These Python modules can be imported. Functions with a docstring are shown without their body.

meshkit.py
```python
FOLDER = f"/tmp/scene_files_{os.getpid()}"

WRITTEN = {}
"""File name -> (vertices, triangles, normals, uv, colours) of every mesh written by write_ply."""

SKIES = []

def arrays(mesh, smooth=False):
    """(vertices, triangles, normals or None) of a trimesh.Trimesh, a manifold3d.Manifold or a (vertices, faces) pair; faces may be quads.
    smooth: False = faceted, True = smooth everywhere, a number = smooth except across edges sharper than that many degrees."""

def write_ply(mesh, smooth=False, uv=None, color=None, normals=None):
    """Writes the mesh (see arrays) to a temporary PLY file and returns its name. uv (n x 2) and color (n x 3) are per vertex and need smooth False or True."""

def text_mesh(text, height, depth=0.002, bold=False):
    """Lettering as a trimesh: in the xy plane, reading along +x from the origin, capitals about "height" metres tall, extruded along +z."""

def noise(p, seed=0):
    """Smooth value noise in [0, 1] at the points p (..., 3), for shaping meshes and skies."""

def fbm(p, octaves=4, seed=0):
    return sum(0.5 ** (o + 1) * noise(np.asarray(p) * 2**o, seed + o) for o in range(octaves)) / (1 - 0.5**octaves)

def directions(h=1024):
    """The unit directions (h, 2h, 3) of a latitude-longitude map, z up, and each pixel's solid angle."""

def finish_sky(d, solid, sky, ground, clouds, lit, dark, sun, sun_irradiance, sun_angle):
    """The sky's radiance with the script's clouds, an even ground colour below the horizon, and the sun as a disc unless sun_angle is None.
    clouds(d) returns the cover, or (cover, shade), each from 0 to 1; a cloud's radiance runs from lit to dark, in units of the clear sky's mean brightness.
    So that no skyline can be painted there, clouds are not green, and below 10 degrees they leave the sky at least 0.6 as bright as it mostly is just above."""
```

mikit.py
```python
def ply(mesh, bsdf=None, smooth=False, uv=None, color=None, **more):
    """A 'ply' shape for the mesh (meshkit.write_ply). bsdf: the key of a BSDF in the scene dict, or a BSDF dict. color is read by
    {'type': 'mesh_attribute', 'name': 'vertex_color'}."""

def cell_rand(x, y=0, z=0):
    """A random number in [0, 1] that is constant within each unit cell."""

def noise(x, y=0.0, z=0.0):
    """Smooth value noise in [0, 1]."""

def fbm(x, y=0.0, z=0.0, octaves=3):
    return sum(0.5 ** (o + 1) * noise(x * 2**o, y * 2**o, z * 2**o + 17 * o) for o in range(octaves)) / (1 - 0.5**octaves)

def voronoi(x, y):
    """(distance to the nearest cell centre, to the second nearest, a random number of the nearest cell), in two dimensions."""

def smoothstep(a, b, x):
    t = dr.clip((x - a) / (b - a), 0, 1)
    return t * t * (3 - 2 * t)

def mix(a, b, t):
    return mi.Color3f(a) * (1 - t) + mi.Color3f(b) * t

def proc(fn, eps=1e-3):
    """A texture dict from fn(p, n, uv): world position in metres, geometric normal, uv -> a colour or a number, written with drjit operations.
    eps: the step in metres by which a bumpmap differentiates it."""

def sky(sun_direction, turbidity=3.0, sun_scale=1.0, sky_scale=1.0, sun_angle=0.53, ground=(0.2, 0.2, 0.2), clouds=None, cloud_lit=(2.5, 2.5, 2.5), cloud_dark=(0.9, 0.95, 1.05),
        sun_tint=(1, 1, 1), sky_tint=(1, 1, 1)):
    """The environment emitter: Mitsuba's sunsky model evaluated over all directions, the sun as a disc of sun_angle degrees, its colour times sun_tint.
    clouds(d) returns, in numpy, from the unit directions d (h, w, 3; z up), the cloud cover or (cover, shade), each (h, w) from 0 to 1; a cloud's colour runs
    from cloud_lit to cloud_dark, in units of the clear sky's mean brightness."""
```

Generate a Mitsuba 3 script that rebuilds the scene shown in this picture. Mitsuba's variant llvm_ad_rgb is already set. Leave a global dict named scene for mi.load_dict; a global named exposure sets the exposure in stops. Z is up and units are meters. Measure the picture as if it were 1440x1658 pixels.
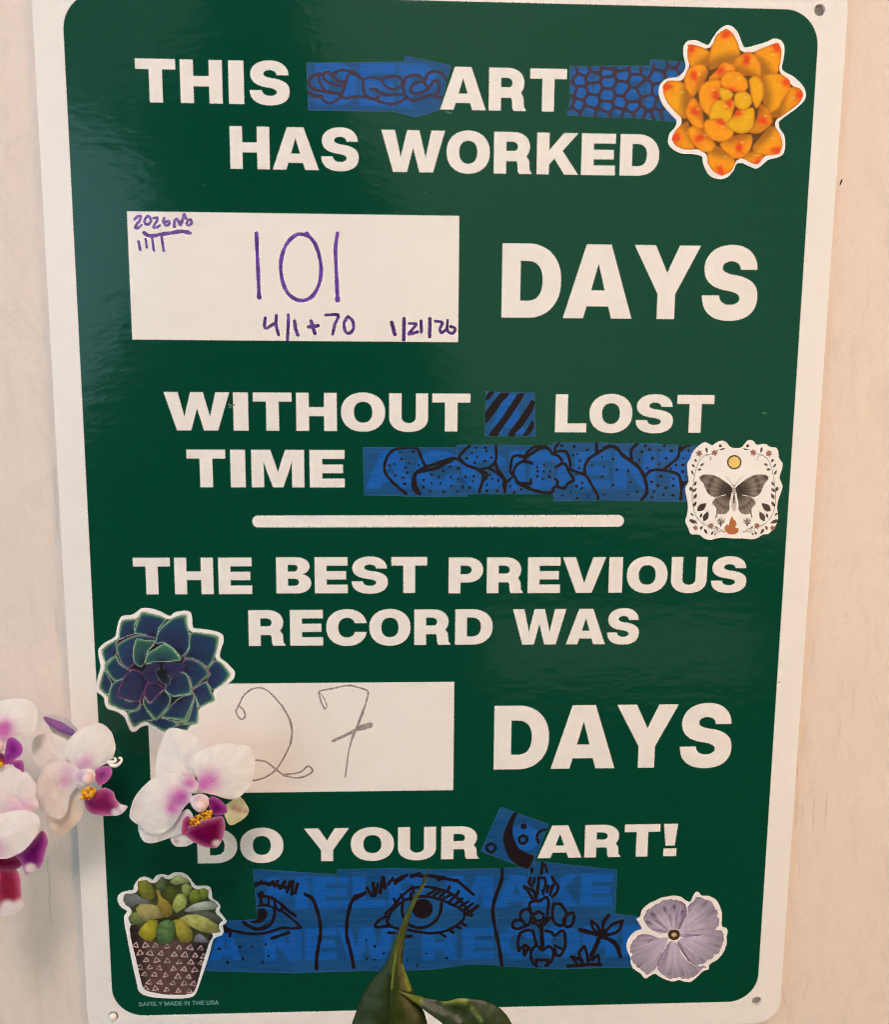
import math, random
import numpy as np, shapely, trimesh, manifold3d
from shapely import affinity
from shapely.geometry import Polygon, LineString, Point, box
from shapely.ops import unary_union
import drjit as dr, mitsuba as mi, mikit
from mikit import noise, fbm, smoothstep, mix
import meshkit

T = mi.ScalarTransform4f
random.seed(7)
RNG = np.random.default_rng(7)
scene, labels = {}, {}

# ------------------------------------------------------------------ camera, lamps, exposure
# metres; the sign hangs upright with its front face in the plane y = 0 and its centre at the origin, the viewer is at -y
CAM, FWD, UP = np.array([-0.0212, -0.4604, 0.0910]), np.array([0.04637, 0.98605, -0.15984]), [-0.00019, 0.16002, 0.98711]
scene['camera'] = {'type': 'perspective', 'fov': 48.33, 'fov_axis': 'x', 'near_clip': 0.01, 'far_clip': 50.0,
                   'to_world': T().look_at(origin=CAM.tolist(), target=(CAM + FWD).tolist(), up=UP)}
exposure = -0.12

def panel(pos, aim, w, h, rgb):
    return {'type': 'rectangle', 'to_world': T().look_at(origin=pos, target=aim, up=[0, 0, 1]) @ T().scale([w / 2, h / 2, 1]),
            'bsdf': {'type': 'diffuse', 'reflectance': {'type': 'rgb', 'value': [.5, .5, .5]}},
            'emitter': {'type': 'area', 'radiance': {'type': 'rgb', 'value': list(rgb)}}}

scene['ambient_fill'] = {'type': 'constant', 'radiance': {'type': 'rgb', 'value': [0.045, 0.045, 0.045]}}      # even ambient fill in place of light bounced about the room
scene['unseen_ceiling_lamp'] = panel([0.0, -1.5, 1.9], [0.0, 0, 0.0], 0.5, 0.5, (58, 45.0, 41.0))  # out of view, placed to light the sign from above
scene['unseen_standing_lamp'] = panel([0.92, -0.8, -0.15], [0.0, 0, 0.0], 0.3, 0.3, (24.5, 14.6, 7.0))  # out of view, placed to warm the right side of the sign
def lit_shape(outline, to3, rgb):
    """A flat lit surface of the room (unseen pane, unseen curtain) with its own outline; to3 puts an outline point in the room."""
    v, f = trimesh.creation.triangulate_polygon(Polygon(outline), engine='earcut')
    v = np.array([to3(*q) for q in v])
    n = np.cross(v[f[0, 1]] - v[f[0, 0]], v[f[0, 2]] - v[f[0, 0]])
    if n @ (np.array([0, 0, 0.1]) - v.mean(0)) < 0: f = f[:, ::-1]
    return {**mikit.ply((v, f)), 'bsdf': {'type': 'diffuse', 'reflectance': {'type': 'rgb', 'value': [.5, .5, .5]}}, 'emitter': {'type': 'area', 'radiance': {'type': 'rgb', 'value': list(rgb)}}}

scene['unseen_lit_surface'] = lit_shape([(-0.24, 1.9), (-0.25, 0.90), (-0.20, 0.78), (-0.12, 0.60), (0.0, 0.37), (0.08, 0.10), (0.14, -0.12), (0.27, -0.25), (0.55, -0.33), (1.1, -0.40), (2.2, -0.42), (2.2, 1.9)],
                                 lambda a, b: (a, -2.0, b), (0.19, 0.37, 0.215))  # unseen glow behind the viewer, outlined for the sheen on the green field
scene['unseen_pale_surface'] = lit_shape([(-1.5, 1.9), (-0.46, 1.9), (-0.46, 0.90), (-0.52, 0.76), (-0.66, 0.66), (-1.5, 0.60)], lambda a, b: (a, -2.0, b), (0.06, 0.24, 0.19))  # unseen faint glow, placed for the haze at the top left of the field
scene['unseen_window'] = lit_shape([(-0.3, -0.50), (-1.45, -0.50), (-1.55, -0.10), (-1.95, -0.10), (-2.2, 0.03), (-2.45, 0.17), (-2.75, 0.32), (-2.70, 0.66), (-0.3, 0.62)], lambda a, b: (-0.80, a, b), (0.95, 1.55, 1.95))  # unseen; outline shaped by its reflection, extended down to light the lower left
labels['unseen_pale_surface'] = {'label': 'unseen pale curtain behind the viewer on the left', 'category': 'glow'}
scene['unseen_low_strip'] = panel([0.56, -2.0, -0.66], [0.56, 0, -0.66], 0.7, 0.2, (0.26, 0.34, 0.22))  # unseen glowing strip, placed for the low sheen on the right of the field
labels['unseen_low_strip'] = {'label': 'unseen long low dim glowing strip behind the viewer, reflected in the green field', 'category': 'lamp'}
labels['unseen_standing_lamp'] = {'label': 'unseen warm square lamp standing beside the viewer on the right', 'category': 'lamp'}
labels['unseen_ceiling_lamp'] = {'label': 'unseen warm square ceiling lamp lighting the sign from above', 'category': 'lamp'}
labels['unseen_lit_surface'] = {'label': 'unseen broad curtain behind the viewer', 'category': 'glow'}
labels['unseen_window'] = {'label': 'daylit window out of view on the left, shaped for the sheen on the sign', 'category': 'unseen_window'}

# ------------------------------------------------------------------ colours and materials
def lin(c):
    c = np.asarray(c, float) / 255
    return np.where(c < 0.04045, c / 12.92, ((c + 0.055) / 1.055) ** 2.4)

def C(r, g, b, white=(232, 214, 200)):
    """The surface colour of something that looks r, g, b where a white sheet (albedo 0.8) beside it looks like white."""
    return np.clip(0.8 * lin((r, g, b)) / lin(white), 0.002, 0.92)

def rgb(c):
    return {'type': 'rgb', 'value': [float(v) for v in c]}

def principled(color, rough, **more):
    return {'type': 'principled', 'base_color': color if isinstance(color, dict) else rgb(color), 'roughness': rough, **more}

def peel(p, n, uv):       # the orange peel of a cheap screen-printed plate: low waves, longer across than up
    return fbm(p.x * 95, p.z * 300, 3.0, 2) * 0.8 + 0.2 * fbm(p.x * 420, p.z * 900, 9.0, 1)

def crepe(p, n, uv):      # crepe paper: fine ridges along the strip
    return 0.5 * fbm(p.x * 260, p.z * 2100, 0.0, 2) + 2.2 * fbm(p.x * 75, p.z * 140, 4.0, 2)

def tape_color(p, n, uv):
    v = fbm(p.x * 120, p.z * 1400, 5.0, 2)
    w = fbm(p.x * 60, p.z * 60, 8.0, 2)
    return mix(mi.Color3f(0.004, 0.052, 0.17), mi.Color3f(0.014, 0.092, 0.26), dr.clip(0.75 * v + 0.5 * w - 0.1, 0, 1))

def seen_color(p, n, uv):
    v = fbm(p.x * 120, p.z * 1400, 5.0, 2)
    return mix(mi.Color3f(0.003, 0.082, 0.34), mi.Color3f(0.012, 0.118, 0.45), v)

def rim_color(p, n, uv): return mix(tape_color(p, n, uv), seen_color(p, n, uv), 0.5)

SCENE_CRACKS = []          # filled below, before any material is compiled
def crack_field(p):
    total = mi.Float(0)
    for (x0, z0, x1, z1, w, a) in SCENE_CRACKS:
        t = (p.z - z1) / (z0 - z1)
        cx = x1 + (x0 - x1) * t + (noise(p.z * 300, x0 * 900, 0.0) - 0.5) * 0.0011
        d = (p.x - cx) / (w * (0.45 + 0.8 * noise(p.z * 160, x0 * 700, 5.0)))
        on = smoothstep(-0.02, 0.12, t) * (1 - smoothstep(0.88, 1.02, t))
        total += a * on * dr.exp(-d * d)
    return total

def wall_color(p, n, uv):
    u, w = p.x * 0.97 + p.z * 0.06 + 0.004 * noise(p.z * 30, p.x * 9, 7.0), p.z + 0.13 * p.x
    base = mix(mi.Color3f(0.715, 0.602, 0.530), mi.Color3f(0.745, 0.636, 0.566), fbm(u * 38, w * 17, 2.0, 4))
    blot = smoothstep(0.52, 0.72, fbm(u * 210 + 3 * noise(w * 60, u * 40, 3.0), w * 52, 11.0, 4))
    speck = smoothstep(0.80, 0.86, noise(p.x * 900, p.z * 700, 4.0)) * smoothstep(0.5, 0.7, noise(p.x * 70, p.z * 40, 14.0))
    k = 1 - 0.035 * blot - 0.05 * speck - 0.20 * dr.clip(crack_field(p), 0, 1)
    fine = 0.60 * fbm(u * 900, w * 420, 8.0, 2) + 0.40 * fbm(u * 240, w * 40, 18.0, 3)
    return base * (k * (0.955 + 0.09 * fine))

def wall_height(p, n, uv):
    u, w = p.x * 0.97 + p.z * 0.06 + 0.004 * noise(p.z * 30, p.x * 9, 7.0), p.z + 0.13 * p.x
    h = 0.5 * fbm(u * 70, w * 12, 1.0, 4) + 0.26 * fbm(u * 420, w * 120, 6.0, 3) + 0.10 * noise(u * 1300, w * 1000, 2.0)
    flake = smoothstep(0.50, 0.56, fbm(u * 190, w * 30, 21.0, 4)) * smoothstep(0.46, 0.60, fbm(u * 17, w * 9, 31.0, 3))
    return h + 0.55 * flake - 1.5 * crack_field(p)

VC = {'type': 'mesh_attribute', 'name': 'vertex_color'}
scene['m_white'] = {'type': 'bumpmap', 'arbitrary': mikit.proc(peel, 4e-4), 'scale': 2.5e-5,
                    'bsdf': principled((0.80, 0.76, 0.73), 0.22, specular=0.45)}
scene['m_green'] = {'type': 'bumpmap', 'arbitrary': mikit.proc(peel, 4e-4), 'scale': 7.5e-5,
                    'bsdf': principled(VC, 0.105, specular=0.44)}
scene['m_print'] = principled(VC, 0.34, specular=0.45)
scene['m_backing'] = principled((0.83, 0.80, 0.775), 0.33, specular=0.45)
scene['m_edge'] = principled((0.76, 0.73, 0.70), 0.5)
scene['m_tape'] = {'type': 'bumpmap', 'arbitrary': mikit.proc(crepe, 2e-4), 'scale': 6e-5, 'bsdf': principled(mikit.proc(tape_color), 0.30, specular=0.42)}
scene['m_seen'] = {'type': 'bumpmap', 'arbitrary': mikit.proc(crepe, 2e-4), 'scale': 6e-5, 'bsdf': principled(mikit.proc(seen_color), 0.30, specular=0.42)}
scene['m_seen_rim'] = {'type': 'bumpmap', 'arbitrary': mikit.proc(crepe, 2e-4), 'scale': 6e-5, 'bsdf': principled(mikit.proc(rim_color), 0.30, specular=0.42)}
scene['m_ink'] = principled((0.009, 0.004, 0.007), 0.5, specular=0.25)
scene['m_ink_faded'] = principled((0.034, 0.016, 0.040), 0.45, specular=0.4)
scene['m_wall'] = {'type': 'bumpmap', 'arbitrary': mikit.proc(wall_height, 3e-4), 'scale': 4.6e-4, 'bsdf': principled(mikit.proc(wall_color), 0.55, specular=0.35)}
scene['m_petal'] = {'type': 'principledthin', 'base_color': VC, 'roughness': 0.55, 'diff_trans': 0.42, 'eta': 1.3, 'flatness': 0.2}
scene['m_flesh'] = principled(VC, 0.45, specular=0.35)
scene['m_tape_edge'] = principled((0.045, 0.115, 0.23), 0.6, specular=0.2)
scene['m_leaf'] = principled(VC, 0.38, specular=0.22)

# ------------------------------------------------------------------ shapes
# SURVEY: the rectified survey sheet of the sign: sheet coordinates -> millimetres on the sign's face (x right, z up)
SURVEY = np.array([[2.63635401e-04, 1.99061050e-06, -1.91053485e-01], [-3.76456881e-07, -2.68298457e-04, 2.37489057e-01], [-2.61683162e-05, -9.15456588e-05, 1.0]])

def mm(a):
    a = np.asarray(a, float).reshape(-1, 2)
    w = np.c_[a, np.ones(len(a))] @ SURVEY.T
    return 1000 * w[:, :2] / w[:, 2:]

class Sheet:
    """One enlarged detail of the survey sheet: origin and scale."""
    def __init__(self, ox, oy, s): self.o, self.s = np.array([ox, oy], float), s
    def px(self, a): return self.o + np.asarray(a, float).reshape(-1, 2) / self.s
    def mm(self, a): return mm(self.px(a))
    def geom(self, g): return shapely.transform(g, lambda c: self.mm(c))

def pts(txt): return np.array([[float(v) for v in q.split(',')] for q in txt.split()])

def curve(a, closed=False, n=6, tension=0.5):
    """Catmull-Rom through the points."""
    a = np.asarray(a, float)
    if len(a) < 3: return a
    p = np.vstack([a[-1], a, a[0], a[1]]) if closed else np.vstack([2 * a[0] - a[1], a, 2 * a[-1] - a[-2]])
    t = np.linspace(0, 1, n, endpoint=False)[:, None]
    out = []
    for i in range(1, len(p) - 2):
        p0, p1, p2, p3 = p[i - 1], p[i], p[i + 1], p[i + 2]
        m1, m2 = tension * (p2 - p0), tension * (p3 - p1)
        out.append((2 * t**3 - 3 * t**2 + 1) * p1 + (t**3 - 2 * t**2 + t) * m1 + (-2 * t**3 + 3 * t**2) * p2 + (t**3 - t**2) * m2)
    if not closed: out.append(a[-1:])
    return np.vstack(out)

def blob(txt, closed_curve=True, n=5, tension=0.42):
    a = pts(txt) if isinstance(txt, str) else txt
    return Polygon(curve(a, True, n, tension) if closed_curve else a).buffer(0)

def pen(txt, w, wob=0.10):
    """Pen strokes 'x,y x,y ...; ...' as one outline; a stroke may end in @width. The width breathes a little along each stroke."""
    out = []
    for k, s in enumerate(txt.split(';')):
        s = s.strip()
        if not s: continue
        s, _, ww = s.partition('@')
        r = (float(ww) if ww else w) / 2
        c = curve(pts(s), n=8)
        ph = 1.7 * k
        for i in range(len(c) - 1):
            r0, r1 = (r * (1 + wob * math.sin(ph + 0.55 * j) + 0.6 * wob * math.sin(1.3 * ph + 1.9 * j)) for j in (i, i + 1))
            out.append(shapely.MultiPoint([c[i], c[i + 1]]).convex_hull.buffer(0.5 * (r0 + r1), 6))
    return unary_union(out)

def dots(txt, r):
    return unary_union([affinity.scale(Point(x, y).buffer(r, 4), 1 + 0.3 * random.uniform(-1, 1), 1 + 0.2 * random.uniform(-1, 1)) for x, y in pts(txt)])

def rings(g):
    out = []
    for p in getattr(g, 'geoms', [g]):
        if p.geom_type != 'Polygon' or p.area < 1e-4: continue
        for r in [p.exterior, *p.interiors]: out.append(np.array(r.coords)[:-1])
    return out

def slab(g, h0, h1, refine=None):
    """The flat piece g (millimetres on the sign's face) from h0 to h1 millimetres in front of the face; returns (vertices in mm as x, z, h; faces)."""
    m = manifold3d.Manifold.extrude(manifold3d.CrossSection(rings(g), manifold3d.FillRule.EvenOdd), h1 - h0)
    if refine: m = m.refine_to_length(refine)
    q = m.to_mesh()
    v = np.array(q.vert_properties[:, :3], float); v[:, 2] += h0
    return v, np.array(q.tri_verts)

def world(v): return np.c_[v[:, 0], -v[:, 2], v[:, 1]] / 1000

def key_for(k):
    if k not in scene: return k
    i = 1
    while f'{k}_{i:03d}' in scene: i += 1
    return f'{k}_{i:03d}'

def part(key, g, h0, h1, bsdf, color=None, refine=None, label=None, **more):
    g = shapely.make_valid(g)
    if not rings(g): return None
    v, f = slab(g, h0, h1, refine)
    col = None
    if color is not None:
        col = np.broadcast_to(color(v[:, :2]) if callable(color) else np.asarray(color), (len(v), 3))
    key = key_for(key)
    scene[key] = mikit.ply((world(v), f), bsdf, False, color=col)
    if label or more: labels[key] = {**({'label': label} if label else {}), **more}
    return key

GREEN, PAPER = np.array([0.0006, 0.052, 0.028]), np.array([0.80, 0.76, 0.725])
def screen_print(key, g, h0, h1, ink, ground, label=None, e=0.17, mat='m_green'):
    """A screen-printed area: full ink inside, a rim where the ink thins out into the ground colour over a third of a millimetre."""
    g = shapely.make_valid(g); vs, fs, cs, n = [], [], [], 0
    for q in (g.buffer(-e), g.buffer(e).difference(g.buffer(-e))):
        v, f = slab(q, h0, h1); f = f[(v[f][:, :, 2] > h1 - 1e-6).all(1)]
        p = shapely.points(v[:, :2]); d = shapely.distance(g.boundary, p)
        t = np.clip((np.where(shapely.contains(g, p), d, -d) + e) / (2 * e), 0, 1)[:, None]
        vs.append(v); fs.append(f + n); cs.append(ground + (ink - ground) * t); n += len(v)
    v, f, c = np.vstack(vs), np.vstack(fs), np.vstack(cs)
    used, f = np.unique(f, return_inverse=True)
    key = key_for(key)
    scene[key] = mikit.ply((world(v[used]), f.reshape(-1, 3)), mat, False, color=c[used])
    if label: labels[key] = {'label': label}
    return key

def thing(name, label, category, group=None):
    k, i = name, 0
    while k in labels:
        i += 1; k = f'{name}_{i:03d}'
    labels[k] = {'label': label, 'category': category}
    if group: labels[k]['group'] = group
    return k

GLYPH = {'A': (315, '0,1,100,300,213,300,306,26,315,0,221,0,206,49,107,49,92,0,0,0 126,115,188,114,157,223,157,223,149,195'),
 'B': (267, '16,300,158,300,176,298,194,294,204,290,214,286,226,278,234,270,238,265,242,259,246,250,249,243,251,231,251,219,250,212,248,204,245,197,238,185,227,174,219,168,212,164,203,161,195,159,194,158,195,158,200,158,207,156,217,153,226,149,235,143,242,136,250,126,255,116,258,106,261,92,261,79,260,71,257,60,255,53,247,38,242,32,231,22,219,14,206,8,193,4,173,0,16,0 98,63,145,63,155,65,162,68,165,70,170,76,173,80,174,86,175,96,174,103,171,108,169,111,163,117,156,120,149,122,98,122 98,182,141,181,148,183,154,186,161,192,165,198,166,203,167,213,165,221,163,224,161,228,156,232,150,235,144,237,98,237'),
 'C': (301, '8,139,8,160,9,173,11,189,14,202,17,212,23,226,28,236,36,248,44,258,51,266,62,275,72,283,81,288,96,295,120,301,134,304,145,305,163,305,181,303,198,299,208,296,222,290,234,284,251,272,258,264,270,251,277,239,283,227,289,212,292,199,294,187,209,187,208,193,203,206,197,214,190,221,183,226,177,229,170,231,161,232,150,232,143,231,130,228,125,225,116,218,110,212,105,205,101,196,98,187,94,169,93,158,93,141,95,124,99,106,104,95,108,90,117,80,122,76,130,72,143,68,150,67,161,67,174,70,184,74,191,79,196,84,201,90,206,101,209,113,294,112,289,91,285,78,281,68,270,49,260,37,245,23,229,13,207,3,189,-2,175,-4,164,-5,138,-5,120,-2,109,1,90,8,76,15,63,23,55,30,40,46,33,56,24,71,17,87,13,102,10,119'),
 'D': (293, '16,300,142,300,158,299,174,296,197,289,216,280,228,273,236,266,252,250,263,235,268,225,274,212,279,198,282,184,284,167,284,133,282,115,279,103,276,91,269,76,263,65,256,55,250,47,235,33,221,22,203,13,186,7,166,2,143,0,16,0 100,70,136,69,150,71,163,75,173,80,183,89,187,95,193,106,198,124,200,141,200,165,197,182,192,197,184,209,174,218,164,224,155,228,140,230,100,231'),
 'E': (260, '16,300,248,300,248,229,100,229,100,184,237,184,237,115,100,115,100,71,248,71,248,0,16,0'),
 'H': (300, '16,300,100,300,100,188,199,188,200,300,284,300,284,0,200,0,199,117,100,117,100,0,16,0'),
 'K': (300, '16,300,100,300,100,174,108,184,198,300,295,300,293,297,192,173,191,171,300,0,205,0,136,114,132,109,100,70,100,0,16,0'),
 'L': (237, '16,300,100,300,100,71,229,71,229,0,16,0'),
 'M': (381, '16,300,142,300,171,198,190,123,191,122,211,199,240,300,365,300,365,0,283,0,283,138,285,199,285,211,261,121,224,0,157,0,117,130,96,208,96,198,98,138,98,0,16,0'),
 'N': (304, '16,300,102,300,175,182,205,129,204,300,288,300,288,0,202,0,131,114,99,171,100,0,16,0'),
 'O': (308, '8,139,8,160,9,173,11,189,15,205,23,226,28,236,36,248,50,265,60,273,72,283,86,290,101,296,115,300,127,303,145,305,163,305,175,304,189,301,200,299,215,293,230,286,240,280,253,270,263,260,272,248,279,238,289,216,294,203,298,184,300,160,300,139,299,126,297,110,294,98,289,82,283,69,275,56,263,40,253,30,239,19,230,14,211,5,195,0,181,-3,163,-5,145,-5,134,-4,118,-1,107,1,90,8,73,16,59,27,45,40,36,51,28,64,22,77,17,89,12,106,10,122 93,158,95,124,97,116,101,103,104,97,109,89,120,77,124,75,134,70,149,67,160,67,166,68,177,71,182,73,193,81,198,87,203,95,209,107,213,122,215,141,215,158,214,169,210,189,204,204,198,212,189,221,182,226,172,230,160,232,149,232,134,229,124,225,118,220,109,211,105,205,100,194,97,184,94,169'),
 'P': (267, '16,300,153,300,173,298,191,293,202,289,216,282,226,274,235,266,242,256,247,249,251,240,256,227,259,213,260,203,259,182,256,164,252,153,245,139,238,128,226,116,216,109,201,101,190,97,180,94,164,92,153,91,100,91,100,0,16,0 100,160,146,160,159,164,166,168,171,173,174,178,177,186,178,191,178,199,177,207,174,213,171,217,166,223,161,226,149,230,142,231,100,231'),
 'S': (282, '13,92,13,99,92,99,93,92,94,86,99,78,104,73,110,68,118,65,126,62,136,61,153,61,163,63,169,66,177,70,182,74,184,78,186,82,186,90,185,95,183,98,175,105,166,109,152,114,98,124,74,132,60,138,48,147,40,153,31,164,23,179,20,192,18,202,18,216,20,226,24,241,30,253,36,262,42,269,54,279,63,286,76,292,92,298,104,301,131,305,151,305,163,304,176,302,190,299,204,294,214,289,224,283,233,275,245,262,254,246,259,234,262,216,263,205,186,205,185,209,183,218,179,224,174,229,169,232,161,236,148,239,137,239,130,238,122,235,116,233,111,230,106,225,104,221,103,215,103,208,105,203,111,197,119,193,129,189,140,186,183,179,199,175,215,169,230,162,240,156,247,150,257,139,264,126,268,109,269,100,269,86,267,71,263,56,256,43,246,29,233,18,224,13,214,8,204,4,187,-1,166,-4,153,-5,123,-5,104,-2,84,2,71,7,56,15,44,23,33,35,25,46,19,59,15,76'),
 'T': (271, '8,229,8,300,262,300,262,229,177,229,177,0,93,0,93,229'),
 'U': (290, '16,300,98,300,98,107,98,102,101,94,105,86,111,79,116,74,124,70,132,67,140,65,150,65,156,66,164,69,172,72,177,76,183,82,187,88,190,95,192,103,193,300,274,300,274,99,273,89,269,71,266,62,261,51,256,43,248,34,235,22,225,15,213,8,202,4,184,-1,171,-4,155,-5,128,-5,111,-2,97,1,77,8,65,15,55,22,47,29,38,39,28,54,22,68,18,83,16,98'),
 'V': (309, '0,300,93,300,135,157,157,80,179,164,218,300,309,300,212,0,100,0'),
 'W': (427, '0,300,91,300,117,176,129,110,130,106,146,181,173,300,255,300,285,165,297,107,297,107,298,107,304,140,314,191,336,300,427,300,348,0,256,0,222,139,214,175,207,146,172,0,79,0'),
 'Y': (301, '0,299,0,300,96,300,130,234,153,188,166,217,206,300,301,300,301,299,295,287,193,102,193,0,112,0,112,102'),
 '!': (111, '21,95,13,300,98,300,91,95 14,33,14,43,15,49,17,56,21,62,28,70,33,74,42,78,48,80,64,80,74,76,79,73,87,66,92,60,96,52,97,46,97,30,94,20,91,15,83,6,78,2,69,-2,64,-3,51,-4,45,-3,38,0,32,3,24,11,20,16,16,25'),
 'R': (288, '16,300,152,300,173,298,191,293,202,289,216,282,226,274,235,266,242,256,247,249,251,240,256,227,259,213,260,203,259,182,256,164,252,153,245,139,238,128,238,126,256,96,260,30,274,6,274,0,188,0,179,24,177,75,168,91,166,92,152,91,103,91,100,89,100,88,100,0,16,0 166,168,171,173,174,178,177,186,178,192,178,199,177,207,174,213,171,217,166,222,160,226,149,230,142,231,103,231,101,230,100,228,100,168,101,166,103,165,160,165'),
 'I': (138, '20,0,118,0,118,300,20,300')}
SMALL = {'S': (86, '5,32,20,32,21,25,24,19,29,15,35,12,48,11,56,13,60,15,65,20,66,25,66,29,64,34,60,38,55,40,32,46,24,49,16,53,12,57,9,63,7,69,7,76,9,82,13,89,20,96,30,100,38,101,54,100,62,98,72,90,77,80,78,70,64,70,62,77,60,81,54,86,46,89,36,88,29,85,25,81,22,75,23,68,28,63,37,59,54,56,65,52,73,47,78,42,81,32,81,22,78,13,72,6,62,1,49,-2,34,-1,26,1,17,6,10,14,6,21'),
 'A': (92, '1,0,37,100,38,100,55,100,91,0,75,0,66,26,26,26,17,0 47,85,31,39,61,39'),
 'F': (78, '9,100,74,100,74,87,24,87,24,57,71,57,71,44,24,44,24,0,9,0'),
 'E': (81, '9,100,77,100,77,87,24,86,25,57,73,57,73,44,24,44,24,13,77,13,77,0,9,0'),
 'L': (75, '9,100,24,100,24,13,72,13,72,0,9,0'),
 'Y': (90, '38,40,1,100,18,100,46,55,72,100,89,100,53,40,53,0,38,0'),
 'M': (120, '9,100,30,100,60,21,89,100,111,100,111,0,96,0,96,79,87,53,66,0,54,0,33,54,25,77,24,78,24,0,9,0'),
 'D': (95, '9,100,48,100,60,98,72,91,79,85,83,80,86,73,89,60,90,45,89,37,86,26,82,19,73,10,69,6,58,2,47,0,9,0 24,13,45,13,56,15,65,22,72,31,75,45,75,55,73,65,67,76,63,81,56,85,46,87,24,87'),
 'I': (30, '9,0,21,0,21,100,9,100'),
 'N': (99, '9,0,9,100,26,100,27,99,74,22,74,100,89,100,89,0,72,0,24,78,24,0'),
 'T': (85, '3,87,3,100,82,100,82,87,50,86,50,0,35,0,35,87'),
 'H': (98, '9,100,24,100,24,57,73,57,74,100,89,100,89,0,74,0,73,44,24,44,24,0,9,0'),
 'U': (97, '9,30,9,100,23,100,24,29,27,22,32,16,38,13,45,11,55,12,63,15,69,20,72,25,73,32,73,100,88,100,88,30,87,23,83,16,77,7,67,1,57,-1,43,-2,35,0,26,3,17,11,11,20')}

# ------------------------------------------------------------------ lettering
GLYPH['!'] = (125, '12,300,114,300,96,98,30,98 16,0,110,0,110,72,16,72')
def letters(ch_map, text, unit, track=0.0):
    x, out = 0.0, []
    for ch in text:
        if ch == ' ':
            x += 0.34 * unit; continue
        adv, data = ch_map[ch]
        g = None
        for r in data.split():
            q = Polygon(np.array([float(v) for v in r.split(',')]).reshape(-1, 2)).buffer(0)
            g = q if g is None else g.symmetric_difference(q)
        out.append(affinity.translate(g, x, 0)); x += adv + track * unit
    return out

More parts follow.
